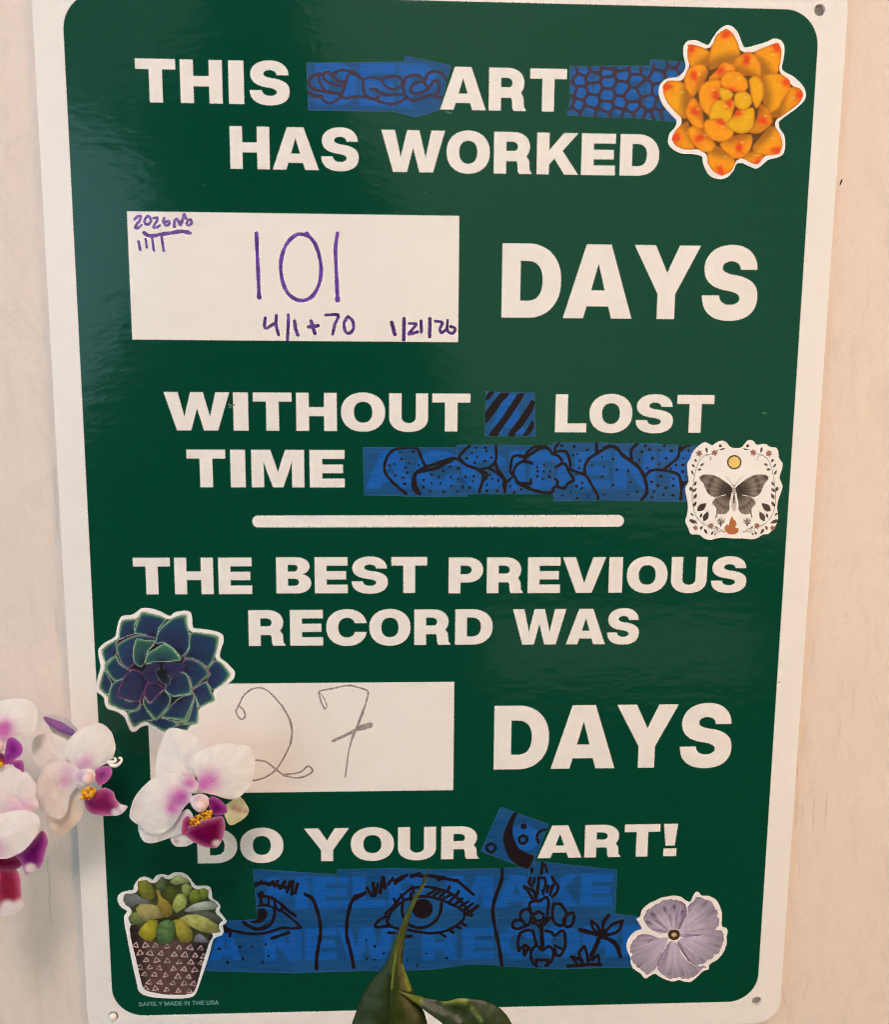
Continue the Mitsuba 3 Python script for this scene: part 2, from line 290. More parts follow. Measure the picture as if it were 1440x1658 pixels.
def word(text, left, right, base, top, track=0.0, ch_map=None, unit=300.0):
    """The word as one outline per letter, its left and right end, baseline and cap line taken from survey points."""
    ls = letters(ch_map or GLYPH, text, unit, track)
    x0, x1 = ls[0].bounds[0], ls[-1].bounds[2]
    X0, X1 = mm([left])[0, 0], mm([right])[0, 0]
    Z0, Z1 = mm(base)[:, 1].mean(), mm(top)[:, 1].mean()
    sx, sz = (X1 - X0) / (x1 - x0), (Z1 - Z0) / unit
    return [affinity.affine_transform(g, [sx, 0, 0, sz, X0 - sx * x0, Z0]) for g in ls]

# ------------------------------------------------------------------ wall
def crack(x0, y0, x1, y1, w=0.30, a=0.8):
    (ax, az), (bx, bz) = mm([(x0, y0), (x1, y1)]) / 1000
    SCENE_CRACKS.append(tuple(float(v) for v in (ax, az, bx, bz, w / 1000, a)))
R8 = Sheet(1240, 958, 2.37)
for q in ("307,345 305,420", "302,490 297,580", "352,375 345,515", "132,640 130,730", "133,765 128,920", "155,830 157,880", "198,790 195,925", "248,770 242,935",
          "138,1015 143,1110", "200,190 190,290", "175,1500 158,1590", "75,1540 92,1610"):
    (a, b), (c, d) = R8.px(pts(q))
    crack(a, b, c, d, 0.34, 0.62)
for q in ((84, 755, 91, 872, .3, .55), (86, 985, 90, 1045, .28, .5), (72, 1386, 80, 1512, .28, .7), (55.7, 1518, 61.5, 1620, .25, .3), (103.6, 1555, 107, 1640, .25, .3), (1312, 845, 1306, 900, .4, .25)):
    crack(*q)
wall = trimesh.creation.box([2.6, 0.012, 2.2]); wall.apply_translation([0, 0.006 + 0.0036, -0.05])
scene['wall'] = mikit.ply(wall, 'm_wall')
labels['wall'] = {'label': 'cream painted wall with fine cracks and flaking paint behind the sign', 'kind': 'structure'}

# ------------------------------------------------------------------ the sign
W, H, B = 355.6, 508.0, 12.72
def rounded(w, h, r): return box(-w / 2 + r, -h / 2 + r, w / 2 - r, h / 2 - r).buffer(r, 24)
sign = thing('safety_sign', 'green and white record sign on the wall, covered in tape and stickers', 'sign')
plate = rounded(W, H, 13.0)
HOLES = [(sx * (W / 2 - 12.72), sz * (H / 2 - 12.72)) for sx in (-1, 1) for sz in (-1, 1)]
for h in HOLES: plate = plate.difference(Point(*h).buffer(2.55, 24))
v, f = slab(plate, -1.7, 0.0)
m_plate = trimesh.Trimesh(world(v), f)
scene[sign + '__plate'] = mikit.ply(m_plate, 'm_white')
labels[sign + '__plate'] = {'label': 'white plastic plate with rounded corners and a hole in each corner'}
field = rounded(W - 2 * B, H - 2 * B, 15.5)
screen_print(sign + '__green_field', field, 0.03, 0.07, GREEN, PAPER, label='glossy dark green printed field')
WORDS = [("THIS", (218.1, 94.2), (469.2, 150.8), [(241.7, 165.4), (292.3, 166.9), (395.8, 169.6)], [(218.1, 94.2), (281, 96.3), (357, 98.3)]),
         ("ART", (712.9, 177.7), (918.6, 112.6), [(712.9, 177.7), (897.5, 181.1)], [(737.2, 108.2), (918.6, 112.6)]),
         ("HAS", (371.5, 204), (581, 255), [(373.5, 273), (440, 275)], [(371.5, 204), (438, 206)]),
         ("WORKED", (617.5, 210), (1067.5, 252.5), [(639, 278), (1002.5, 285)], [(617.5, 210), (1002, 217.5)]),
         ("DAYS", (813, 455), (1226.7, 479), [(812.4, 514.2), (1089.4, 516.7)], [(814.9, 393.7), (1132, 398.3)]),
         ("WITHOUT", (264.7, 633.6), (762, 638.4), [(283.9, 695.8), (740.6, 699.5)], [(264.7, 633.6), (762, 638.4)]),
         ("LOST", (899.5, 670), (1157.6, 639.6), [(898.1, 700.2), (1138, 700.2)], [(900.7, 638.5), (1157.6, 639.6)]),
         ("TIME", (301.5, 727.5), (558.4, 789.3), [(324.3, 788.6), (558.4, 789.3)], [(301.5, 727.5), (557, 729)]),
         ("THE", (214.8, 903.1), (408.7, 961.3), [(236.1, 962.3), (408.7, 961.3)], [(214.8, 903.1), (406, 902.5)]),
         ("BEST", (447.3, 930), (691.9, 901.7), [(447.7, 960.9), (674.2, 959.4)], [(447, 902), (691.9, 901.7)]),
         ("PREVIOUS", (726.7, 930), (1208.6, 942.6), [(726.5, 959.9), (1002.5, 959.9)], [(726.9, 902.1), (1002, 902.1)]),
         ("RECORD", (402.5, 1017), (797.9, 1014.3), [(403.3, 1046.1), (738.3, 1043)], [(401.9, 987.6), (740, 986.3)]),
         ("WAS", (831, 986), (1034.6, 1027), [(844.3, 1043), (973, 1043)], [(831, 986), (913, 986)]),
         ("DAYS", (800.2, 1193), (1184.7, 1207), [(799.5, 1245.4), (1056, 1242.6)], [(801, 1142.2), (1096, 1140.4)]),
         ("DO", (319.5, 1370), (459, 1370), [(320, 1397.5)], [(320, 1342)]),
         ("YOUR", (492.5, 1341), (775.5, 1390), [(518, 1394), (716, 1390.5)], [(494, 1341), (717, 1338)]),
         ("ART!", (870.5, 1388.5), (1098.5, 1334), [(870.5, 1388.5), (1095, 1386)], [(895, 1335.8), (1070, 1334)])]
for text, l, r, b, t in WORDS:
    k = screen_print(sign + '__word', unary_union(word(text, l, r, b, t, 0.012)), 0.06, 0.10, PAPER, GREEN, label=f'white printed word {text}')
LP = Sheet(180, 1400, 6.91)
small = word("SAFELY MADE IN THE USA", LP.px("310,1575".split(',') and [[310, 1575]])[0], LP.px([[1205, 1540]])[0], LP.px([[310, 1580], [1205, 1560]]), LP.px([[310, 1532], [1205, 1515]]), 0.05, SMALL, 100.0)
part(sign + '__maker_line', unary_union(small), 0.06, 0.09, 'm_print', color=C(120, 160, 145), label='tiny printed line SAFELY MADE IN THE USA')
bar = LineString(mm([(418.5, 844.2), (1001, 843.2)])).buffer(2.85, 16)
screen_print(sign + '__divider_bar', bar, 0.06, 0.10, PAPER, GREEN, label='white rounded bar dividing the upper and lower text')
BX = Sheet(180, 320, 2.4)
box1 = Polygon(BX.mm(pts("62,52 1353,73 1348,564 85,549")))
wb1 = screen_print(sign + '__writing_box', box(mm([(210, 450)])[0, 0], mm([(480, 552)])[0, 1], mm([(743, 450)])[0, 0], mm([(480, 346)])[0, 1]), 0.06, 0.10, PAPER, GREEN, label='upper white writing box with purple marker writing')
wb2 = screen_print(sign + '__writing_box', box(mm([(241, 1190)])[0, 0], mm([(560, 1281)])[0, 1], mm([(735, 1190)])[0, 0], mm([(560, 1105)])[0, 1]), 0.06, 0.10, PAPER, GREEN, label='lower white writing box with a thin grey number')

def inked(c, seed, dark=0.55, scale=0.55):
    """Marker ink: the colour pools and thins along the stroke."""
    c = np.asarray(c)
    def fn(p):
        n = meshkit.fbm(np.c_[p * scale, np.full(len(p), seed)], 3, seed)[:, None]
        return np.clip(c * (1 - dark * smooth01((n - 0.45) / 0.3)) + 0.25 * smooth01((0.42 - n) / 0.25) * (np.array([.55, .5, .6]) - c) * 0.6, 0.004, 0.9)
    return fn

def smooth01(t):
    t = np.clip(t, 0, 1)
    return t * t * (3 - 2 * t)

PURPLE = C(92, 52, 138)
HW = Sheet(200, 335, 10.286)
part(wb1 + '__handwriting', HW.geom(pen("185,210 240,160 285,165 270,230 215,300 200,350 240,355 300,305; 400,160 355,220 365,285 420,290 455,240 440,180 400,155; 500,190 560,185 555,240 510,310 510,345 560,340 605,310; 680,190 665,260 710,310 760,290 755,240 710,250; 850,330 850,250 890,210 930,270 950,300 990,200 1010,130 1040,190@54; 1080,220 1055,280 1090,310 1140,270 1120,220 1075,222", 46)), 0.10, 0.12, 'm_print', inked(C(122, 84, 146), 1, .5, .9), 0.5, label='small purple note starting with 2026')
part(wb1 + '__handwriting', HW.geom(pen("345,435 420,480 520,480 650,455 800,435 960,410 1060,425 1110,440@62; 250,580 280,715; 370,540 390,680; 480,535 505,725; 635,510 670,730", 44)), 0.10, 0.12, 'm_print', inked(C(108, 64, 134), 2, .5, .9), 0.5, label='purple underline with four tally strokes')
part(wb1 + '__handwriting', BX.geom(pen("565,140 568,220 572,300 575,385; 762,146 720,145 680,185 660,250 665,320 690,375 735,400 780,385 810,330 815,260 795,185 762,142; 880,138 872,200 876,300 880,395; 575,384 576,388@19; 880,392 880,398@19; 760,142 763,147@19", 14.5)), 0.10, 0.12, 'm_print', inked(C(106, 58, 138), 3, .45, .5), 0.6, label='large purple handwritten number 101')
HB = Sheet(400, 490, 4.0)
part(wb1 + '__handwriting', HB.geom(pen("118,100 118,165 180,135; 190,85 190,150 205,210; 268,80 268,130 265,190 262,243@21; 308,120 315,170 330,210@23; 400,158 460,150@23; 415,120 440,200@23; 510,80 590,82 570,140 555,205; 655,90 630,130 635,180 660,200 690,170 685,120 655,90", 20)), 0.10, 0.12, 'm_print', inked(C(92, 48, 116), 4, .6, .8), 0.5, label='purple handwriting 4/1 + 70')
part(wb1 + '__handwriting', HB.geom(pen("938,130 958,205@24; 1018,105 1015,240@22; 1050,135 1095,140 1070,175 1050,205 1105,190; 1128,120 1130,190@22; 1185,105 1183,220@22; 1220,120 1265,130 1250,170 1260,195 1285,180; 1300,115 1298,180 1330,200 1350,170 1320,155", 19)), 0.10, 0.12, 'm_print', inked(C(82, 38, 104), 5, .5, .8), 0.5, label='purple handwritten date 1/21/26')
N2 = Sheet(340, 1090, 3.43)
part(wb2 + '__handwriting', N2.geom(pen("163,182 188,205 196,238 178,255 155,237 146,208 163,172 190,120 240,85 290,82 340,112 400,180; 400,180 440,250 456,320 448,390@12; 448,390 420,450 370,530 310,575 240,595 180,590 130,560 170,500 245,480; 245,480 310,490 370,535 410,565@10; 410,567 480,580 530,570 570,542 545,515 500,548 415,562; 638,198 650,180 632,135 612,112@6; 638,198 618,160 606,108 622,95 690,82 770,67 830,80 877,100 870,150 855,200; 858,190 820,290 790,360@14; 790,360 770,440 752,575@9; 685,375 750,345@15; 750,345 815,313 850,300@17; 830,305 890,287@30", 9.5)), 0.10, 0.115, 'm_print', inked(C(158, 134, 124), 6, .35, .8), 0.5, label='thin grey handwritten number 27')

for sx, sy, ang, a, bb in ((1238, 669, -8, 1.2, 0.45), (1262, 1105, 20, .35, .3), (690, 312, 0, .3, .25), (905, 1590, 40, .28, .25), (330, 300, 10, .3, .2)):
    q = affinity.translate(affinity.rotate(affinity.scale(Point(0, 0).buffer(1, 5), a, bb), ang), *mm([(sx, sy)])[0])
    part(sign + '__smudge', q, 0.07, 0.075, 'm_print', color=C(52, 104, 78), label='small pale smudge on the green field')
q = mm([(722, 181), (731, 184)])
part(sign + '__smudge', LineString(q).buffer(.3), 0.07, 0.075, 'm_print', color=C(60, 110, 84), label='small pale smudge on the green field')
part(sign + '__scuff', shapely.transform(pen("370,654 376,657 380,655; 371,659 374,660", 1.6), mm), 0.10, 0.105, 'm_print', color=C(120, 110, 100), label='tiny grey scuff on the letter I of WITHOUT')

# screw head in the lower left hole, specks
def dome(center, r, h, flat=1.0):
    m = trimesh.creation.icosphere(3); m.vertices[:, 1] *= 1
    v = m.vertices * [r, h, r]
    return trimesh.Trimesh(v + np.asarray(center), m.faces)
hx, hz = HOLES[0]
scene['screw'] = mikit.ply(dome([(hx - 0.5) / 1000, 0.0005, (hz - 0.7) / 1000], 0.0021, 0.0022), 'm_backing', True)
labels['screw'] = {'label': 'small white rounded screw head in the lower left corner hole of the sign', 'category': 'screw'}
a = mm([(1369, 290), (1366.5, 296)])
nail = LineString(a).buffer(0.28)
v, f = slab(nail, -3.7, -3.1)
scene['nail'] = mikit.ply((world(v), f), 'm_ink')
labels['nail'] = {'label': 'tiny dark nail in the bare wall right of the orange sticker', 'category': 'nail'}

# ------------------------------------------------------------------ blue masking tape, what shows through it and what is drawn on it
def torn(g, amp=0.12, seed=0):
    """Cut tape edges are never quite straight."""
    p = shapely.segmentize(g, 2.0)
    return shapely.transform(p, lambda c: c + amp * (np.c_[meshkit.noise(np.c_[c * 0.35, np.full(len(c), seed)], seed), meshkit.noise(np.c_[c * 0.35, np.full(len(c), seed + 9)], seed + 5)] - 0.5) * 2)

GHOSTS = [*word("DEP", (512, 150), (706, 150), [(600, 172)], [(600, 103)]), *word("MENT", (928, 150), (1150, 150), [(1000, 184)], [(1000, 115)]),
          *word("A", (797, 690), (850, 690), [(825, 701)], [(825, 640)]),
          *word("ACCIDENT", (593, 780), (1128, 780), [(800, 790.5)], [(800, 731)]),
          *word("P", (828, 1370), (872, 1370), [(850, 1392)], [(850, 1337)]),
          *word("HELP", (432, 1440), (690, 1440), [(560, 1469)], [(560, 1419)]), *word("MAKE", (722, 1440), (991, 1440), [(860, 1467)], [(860, 1416)]),
          *word("A", (341, 1530), (390, 1530), [(365, 1554)], [(365, 1504)]), *word("NEW", (428, 1530), (640, 1530), [(520, 1553)], [(520, 1502)]),
          *word("RECORD", (684, 1530), (1068, 1530), [(800, 1551)], [(800, 1501)])]
GHOST = unary_union([g.buffer(0.25).buffer(-0.1) for g in GHOSTS])

def tapes(pieces, ink, ink_mat='m_ink', level=0.13, blank=None):
    """pieces from the lowest strip to the topmost: (label, outline in mm). Each strip lies 0.035 mm above the one it overlaps; its drawing and the print that shows through are cut to what is uncovered."""
    ghost = GHOST if blank is None else GHOST.difference(blank)
    for i, (label, g) in enumerate(pieces):
        g = torn(g, 0.10, i + len(label))
        above = unary_union([q for _, q in pieces[i + 1:]]) if i + 1 < len(pieces) else Polygon()
        k = thing('tape_strip', label, 'tape')
        h = level + 0.035 * i
        part(k + '__paper', g, h - 0.03, h, 'm_tape')
        part(k + '__cut_edge', g.difference(g.buffer(-0.17)).difference(above), h, h + 0.004, 'm_tape_edge')
        vis = g.buffer(-0.25).difference(above.buffer(0.02))
        part(k + '__covered_print_rim', ghost.buffer(0.3).difference(ghost.buffer(-0.3)).intersection(vis), h, h + 0.006, 'm_seen_rim')
        part(k + '__covered_print', ghost.buffer(-0.3).intersection(vis), h, h + 0.006, 'm_seen', label='paler blue patch where covered white lettering shows through the tape')
        d = ink.intersection(g.buffer(-0.02).difference(above.buffer(0.02)))
        part(k + '__ink_drawing', d, h + 0.008, h + 0.014, ink_mat, label='hand drawn dark ink lines on the tape')

B1 = Sheet(480, 80, 5.54)
braid = B1.geom(pen("105,385 150,415 210,425@34; 215,225 160,235 115,280 115,320 150,355 220,375 300,385 400,405@30; 205,215 200,270 230,330 260,375 300,390; 240,250 250,215 290,210 330,240 370,285 430,295; 240,250 280,295 350,320 420,335@26; 340,215 400,190 470,195 540,225 600,275@26; 460,230 445,290 430,350 405,410 440,440 520,430 600,425 680,445 760,475 840,490 910,480 975,445@25; 480,215 530,225 600,280@28; 220,420 250,465 300,485 350,465 390,435; 600,270 600,350 620,410 680,445 740,430; 620,265 690,255 760,280 800,330 860,360 930,345@22; 775,265 850,240 920,250 950,290 945,330; 670,360 710,360 740,385 800,410 880,410 950,405@26; 975,270 960,330 970,400 1000,440 1060,460 1130,435 1210,410 1250,430 1300,430; 975,260 1040,235 1090,235 1140,275 1160,320 1190,345; 1160,270 1180,220 1230,200 1290,210 1330,250 1360,300; 1140,290 1080,300 1030,340 1030,385 1080,400 1140,385 1190,345 1230,290 1270,290 1280,340 1270,390 1240,420", 27))
tapes([("blue tape strip with a loopy ink braid, right after the word THIS", Polygon(B1.mm(pts("90,122 970,112 1000,560 850,560 105,550")))),
       ("tilted blue tape piece with loops, butting against the word ART in the top line", Polygon(B1.mm(pts("980,58 1388,145 1285,548 1075,612 865,560 960,115"))))], braid, 'm_ink_faded')
S2 = Sheet(900, 80, 6.545)
CELLS = [(250, 325), (390, 300), (550, 240), (565, 345), (715, 270), (850, 318), (950, 420), (405, 415), (265, 465), (545, 495), (695, 415), (805, 495), (380, 550), (235, 590), (540, 610), (675, 575), (815, 620), (890, 690),
         (340, 668), (180, 690), (650, 672), (1000, 565), (1075, 290), (1235, 245), (1115, 165), (1255, 150), (1110, 600), (1070, 690), (300, 218), (160, 430), (1165, 665), (505, 705), (765, 715), (160, 260), (850, 215), (1330, 190), (1100, 430), (700, 185), (420, 190), (560, 170), (140, 560), (960, 215), (985, 720), (1200, 420)]
vor = shapely.voronoi_polygons(shapely.MultiPoint(CELLS), extend_to=box(100, 80, 1450, 800))
cells = unary_union([c.buffer(-16).buffer(-24).buffer(24) for c in vor.geoms])
scales = S2.geom(box(118, 180, 1450, 800).union(box(1030, 118, 1450, 300)).difference(cells).difference(box(990, 100, 1025, 180)))
tapes([("blue tape strip with inked fish scales, right after the word ART in the top line", Polygon(S2.mm(pts("145,180 1010,172 1000,740 120,705 150,560")))),
       ("blue tape piece with inked scales, tucked under the orange sticker", Polygon(S2.mm(pts("1003,105 1450,140 1450,790 965,745 990,400"))))], scales, 'm_ink_faded')
S3 = Sheet(770, 620, 12)
stripes = unary_union([S3.geom(blob(t, tension=.3)) for t in ("270,165 360,175 340,220 260,320 200,345 195,290", "500,190 555,200 575,190 650,185 640,250 520,370 370,600 200,785 190,640 200,560 330,380", "830,210 950,215 900,320 760,540 580,800 470,960 430,1030 300,1030 265,990 480,720 700,400",
          "1080,340 1125,345 1165,375 1100,560 900,860 790,960 750,1040 640,1040 660,950 830,720 980,500", "1100,735 1140,770 1140,860 1040,1000 960,1035 920,1030 1000,900")])
tapes([("small square of blue tape with thick diagonal black stripes, before the word LOST", Polygon(S3.mm(pts("195,165 1150,195 1175,1045 180,1035"))))], stripes)
S4, S5 = Sheet(580, 710, 5.143), Sheet(840, 705, 5.143)
floral = unary_union([S4.geom(pen("400,460 340,410 270,345 230,290 218,240 235,170 275,110 340,82 420,75 485,80 510,115 535,180 570,245; 565,235 650,210 740,175 800,165 850,180 900,220 970,245 1010,265 1045,310 1035,360 1020,410 1010,445@25; 490,455 460,400 460,340 490,285 560,265 640,250 720,210 780,180@30; 515,460 480,400 470,340@28; 560,240 500,265 465,310; 930,60 890,95 850,140 845,180; 1148,60 1150,120 1145,185 1100,235 1015,260; 1140,190 1160,250 1200,310 1225,350 1220,450@26; 1090,245 1150,280 1210,335 1215,400@26; 1020,265 1070,290 1065,330 1045,345; 1225,375 1285,320; 1390,150 1340,140 1290,155 1275,210 1270,280 1300,310 1330,370 1380,385 1440,375; 1290,290 1310,235 1360,195 1440,200; 1300,310 1345,380 1400,395 1440,420", 23)),
    S4.geom(dots("348,115 460,110 362,172 260,225 305,213 427,203 393,242 505,222 408,285 310,308 375,325 388,377 613,303 673,320 765,232 708,272 545,346 612,370 687,374 772,320 775,395 543,406 600,437 712,443 985,75 1060,78 1072,105 950,122 990,152 905,165 1055,188 972,203 1110,158 833,248 895,318 833,335 870,402 927,410 963,314 955,355 830,440 1098,300 1120,335 1168,348 1075,385 1160,435 1073,435 1268,398 1300,450 1360,422", 11.5)),
    S5.geom(pen("0,170 45,175 80,135 130,95 200,88 250,110 280,150 330,170 360,210 350,240 310,265; 50,190 110,150 170,110 230,95@26; 0,235 45,210 80,220 115,235; 335,65 305,100 300,150; 290,150 340,130 395,135 420,190 430,260 415,285 390,240 360,235 315,262; 405,280 430,320 460,370 410,400 385,435 350,435 320,420 325,385 305,360; 0,395 60,400 95,395 103,365; 0,400 80,440 160,465 220,478 280,472 290,440 320,415@26; 430,285 500,310 555,330 590,380 625,440 655,490 662,525; 648,60 650,150@26; 710,115 650,150 580,200 550,270 553,325@25; 710,105 770,90 820,110 870,165 930,210 990,255 1030,310 1050,360 1065,420 1065,480 1025,535@28; 995,60 945,110 935,150 940,200@26; 1055,340 1090,300 1150,285 1240,295 1320,320 1345,360 1355,450 1350,530; 1200,290 1260,240 1320,190 1340,130 1345,75; 1345,125 1390,90 1440,75 1500,50@26; 1360,440 1380,400 1430,380", 23)),
    S5.geom(dots("212,243 155,265 210,300 263,297 158,297 255,343 155,340 200,360 360,85 463,93 570,120 455,165 490,155 508,210 505,270 693,178 612,253 715,258 695,342 478,325 530,395 482,422 525,440 432,473 362,500 488,522 582,505 717,492 785,195 817,285 913,297 933,385 788,413 985,467 908,490 1055,85 1090,117 1027,137 1002,203 1072,270 1168,125 1213,85 1272,127 1115,190 1230,190 1170,238 1265,278 1185,340 1107,385 1160,415 1290,362 1227,437 1128,467 1108,512 1207,495 1285,497 1287,418 1310,245 1373,190 1365,300 1415,125 1368,245 1370,390 1400,500", 11.5))])
P_ = lambda t: Polygon(mm(pts(t)))
tapes([("blue tape piece with inked hills and dots, right after the word TIME", P_("587.8,723.6 745,724.6 757,804 696,804.7 589.7,801.8")),
       ("blue tape piece with the left half of an inked flower, second after the word TIME", P_("739.8,719.7 900,721 900,800 742,800")),
       ("dotted blue tape with the right half of an inked flower, left of the butterfly", P_("895.4,716 985,716.5 985,810 896.4,811.5")),
       ("blue tape with one sparse dotted branching arch, second from the butterfly sticker", P_("978.5,718 1064,717 1066,811.5 980,810")),
       ("dotted blue tape piece tucked under the left edge of the butterfly sticker", P_("1060,718.5 1136,722 1136,812 1062,812"))], floral)
S6 = Sheet(700, 1295, 3.512)
moon = S6.geom(unary_union([blob("490,65 460,75 430,130 405,200 410,260 440,330 490,372 545,392 578,320 540,300 490,270 460,200 460,140 475,95", tension=.35), pen("335,244 312,258 313,282 335,294 358,280 357,258 335,244; 515,200 495,215 500,240 520,245 538,230 535,208 515,200; 645,165 610,180 595,210 605,240", 15), Point(520, 148).buffer(17)]))
tapes([("tilted square of blue tape with a black crescent moon, between YOUR and ART", Polygon(S6.mm(pts("388,35 662,135 590,330 548,392 275,290"))))], moon, level=0.30)
E1, E2, E3 = Sheet(330, 1390, 5.333), Sheet(550, 1390, 5.333), Sheet(790, 1380, 5.54)
eyes = unary_union([E1.geom(unary_union([pen("440,215 500,210 560,215 620,225 680,240 720,250@30; 445,235 500,195; 560,230 600,195@28; 610,235 640,192@28; 660,255 700,200@30; 720,285 745,200@30; 760,305 770,195@32; 790,295 810,215@30; 480,310 500,295@36; 500,320 580,335 660,385 720,440 790,490@28; 470,405 540,400 610,425 680,455 740,500 800,550 840,590@22; 840,590 760,600 680,595 600,620 500,645 400,645 300,630 210,605 180,575@24; 490,330 500,395; 560,350 560,400; 610,370 625,420; 690,410 660,450; 610,420 610,490 580,560 520,600 450,605 390,580 340,545@27; 380,560 440,592 500,588 560,545@11; 585,685 650,665 735,635; 225,665 230,630; 170,575 200,620@42; 875,305 940,345 970,420 995,500 1010,600 1005,680 985,780 975,860 975,945@31; 1400,290 1350,325 1300,350; 1310,320 1270,390 1245,490 1235,590 1238,680 1260,760 1280,850 1295,935@30", 26), blob("465,440 520,430 550,470 535,520 490,550 430,555 400,540 460,520"), dots("135,775 205,893 337,860 315,760 420,755 535,738 557,838 507,890", 12)])),
    E2.geom(unary_union([pen("235,250 280,320; 290,210 300,320@28; 330,215 310,320; 350,290 375,160@36; 390,250 380,170@30; 420,220 460,165; 480,210 580,140@30; 470,190 540,150; 620,150 690,130@32; 690,150 760,150; 770,145 910,165@36; 850,180 910,170; 935,175 1020,190@27; 1020,190 1090,250 1160,310; 130,325 220,290; 395,475 470,400 530,330 600,270 650,250 740,240 830,255 910,275 980,310 1040,360 1090,420 1120,470@25; 420,500 470,430 540,370 600,345 700,325 790,330 880,355 960,390 1040,430 1080,470 1060,530 980,590 900,625 800,640 690,630 590,610@23; 400,500 340,530 310,570 330,590 420,580 500,600; 430,500 410,540 430,570; 545,380 540,450 560,520 610,570 680,595 760,580 830,530 870,460 880,380@26; 630,240 640,290; 470,345 490,390; 530,310 560,360; 620,300 610,350; 760,310 830,270; 810,320 870,280; 870,330 910,280; 930,280 950,240; 900,340 960,310; 950,370 1000,320; 1010,310 1030,280; 1000,390 1060,345; 1040,410 1110,370; 1080,440 1150,385; 1110,470 1190,410@30; 1090,470 1140,485@34; 870,640 915,670; 950,610 980,635; 1010,580 1040,595; 1050,550 1090,575; 420,635 480,640; 570,670 620,665; 1405,90 1400,180 1360,290 1330,390 1325,480 1345,600 1370,720 1390,830 1400,915@30", 25), affinity.scale(Point(715, 430).buffer(1), 90, 85), dots("230,700 305,755 235,860 382,815 305,870 585,873 670,918 748,817 925,855", 11)])),
    E3.geom(pen("395,145 395,170@28; 490,95 480,190; 510,105 535,170; 385,225 370,270 400,300; 420,230 410,270; 460,220 450,300 445,370; 480,225 510,230 520,280 500,340; 575,215 600,260 630,300 620,350 580,395; 545,300 530,350; 590,290 560,360; 490,340 500,370; 330,300 370,360 400,410; 330,310 390,330 420,360 430,400@30; 575,300 560,380; 410,430 470,430 520,400 545,430 540,500 530,580 500,610; 410,430 375,460 385,530 400,545; 370,500 310,520 290,570 310,610 350,650 380,620 390,560 370,510; 290,600 240,610 220,650 250,680 310,670 350,650; 455,525 415,555 420,595 455,612 492,595 495,550 455,525; 590,460 580,540 590,610 640,650 680,640 700,590; 590,460 650,460 690,510 720,560; 700,560 760,540 775,580 750,650 700,660 680,610 700,560; 390,620 440,640 470,670; 480,640 485,750 490,840@38; 560,580 510,640; 290,720 340,695 400,700 420,760 440,830; 290,720 270,800 280,880; 280,870 330,830 370,850; 320,900 330,840; 330,920 360,860 380,870; 520,700 570,710 600,740 660,700 690,720 695,800 690,850; 690,850 660,910 620,920 600,860; 600,830 660,860; 400,860 440,830 490,870 540,840 580,860 590,920 570,970; 400,860 385,920 410,990 440,1015; 430,960 540,960; 440,960 430,1000; 540,960 530,1010; 570,970 520,1010; 1015,735 930,920@44; 830,690 920,715 1020,735@38; 930,610 940,670 990,720; 930,610 980,650 1010,710; 1085,560 1040,620 1030,700@34; 1210,610 1120,640 1050,710; 1210,610 1170,700 1070,740; 1040,760 1110,790 1160,850 1190,930@30; 1060,760 1140,800 1180,870; 1025,740 1050,735@60; 720,1015 800,1010 900,1000 1010,1000@30; 750,930 800,990@30; 760,930 830,960 850,1000; 860,840 820,900 850,980; 870,840 890,910 900,990; 940,960 990,920 1000,1000; 900,970 960,930", 26))])
tapes([("blue tape with the drawn left eyebrow and inner eye corner, upper row", P_("409.7,1406 545,1415.5 552,1492 417,1488.5")),
       ("blue tape with the drawn right eye and eyebrow, upper row", P_("545.6,1407 640,1404.5 700,1407 815,1405 860,1403 860,1492 548,1490")),
       ("blue tape with the top of the drawn bouquet, below the moon tape", P_("858,1392.5 1000,1407.5 996,1482 850,1482")),
       ("blue tape with freckles under the left eye, beside the potted sticker", P_("322,1494 366,1490 420,1487.5 485,1488 482,1575 322,1571")),
       ("blue tape with the drawn nose bridge, lower row left of the leaf", P_("476,1486 645,1486 645,1571.5 600,1571 476,1574.5")),
       ("blue tape with the lower rim of the right eye, behind the leaf tip", P_("640,1486 815,1485 815,1562 760,1560.5 745,1563 700,1569 640,1571")),
       ("blue tape with the drawn agave, left of the mauve flower sticker", P_("805,1484 996,1478 1034,1483 1055,1486 1055,1566 980,1566 905,1568.5 805,1563"))], eyes, level=0.10)

# ------------------------------------------------------------------ die-cut stickers: a white backing with the printed pieces on it
def jitter(p, amp, scale, seed):
    return 1 + amp * (meshkit.fbm(np.c_[p * scale, np.full(len(p), seed * 3.1)], 3, seed)[:, None] - 0.5) * 2

def dist_in(g, p):
    return shapely.distance(g.boundary, shapely.points(p))

def sticker(name, label, sheet, outline, base_h=0.62):
    k = thing(name, label, 'sticker')
    part(k + '__backing', sheet.geom(blob(outline)).buffer(0.25).buffer(-0.25), base_h - 0.16, base_h, 'm_backing', label='white die cut border')
    return k

def printed(k, name, sheet, shapes, colour, h, refine=0.7, under=None, tension=0.42, grow=0.0):
    """shapes from the front to the back; each is cut to what the ones in front leave."""
    taken, out = Polygon(), []
    for i, s in enumerate(shapes):
        g = sheet.geom(blob(s['at'], tension=tension) if isinstance(s['at'], str) else s['at'])
        g = g.buffer(grow)
        vis = g.difference(taken)
        taken = taken.union(g)
        part(f'{k}__{name}', vis, h, h + 0.02, 'm_print', colour(s, g, i), refine)
        out.append((g, vis))
    if under is not None:
        gap = taken.buffer(3).buffer(-3).difference(taken.buffer(-0.001))
        part(f'{k}__{name}_gap', gap, h, h + 0.015, 'm_print', np.asarray(under))
    return out, taken

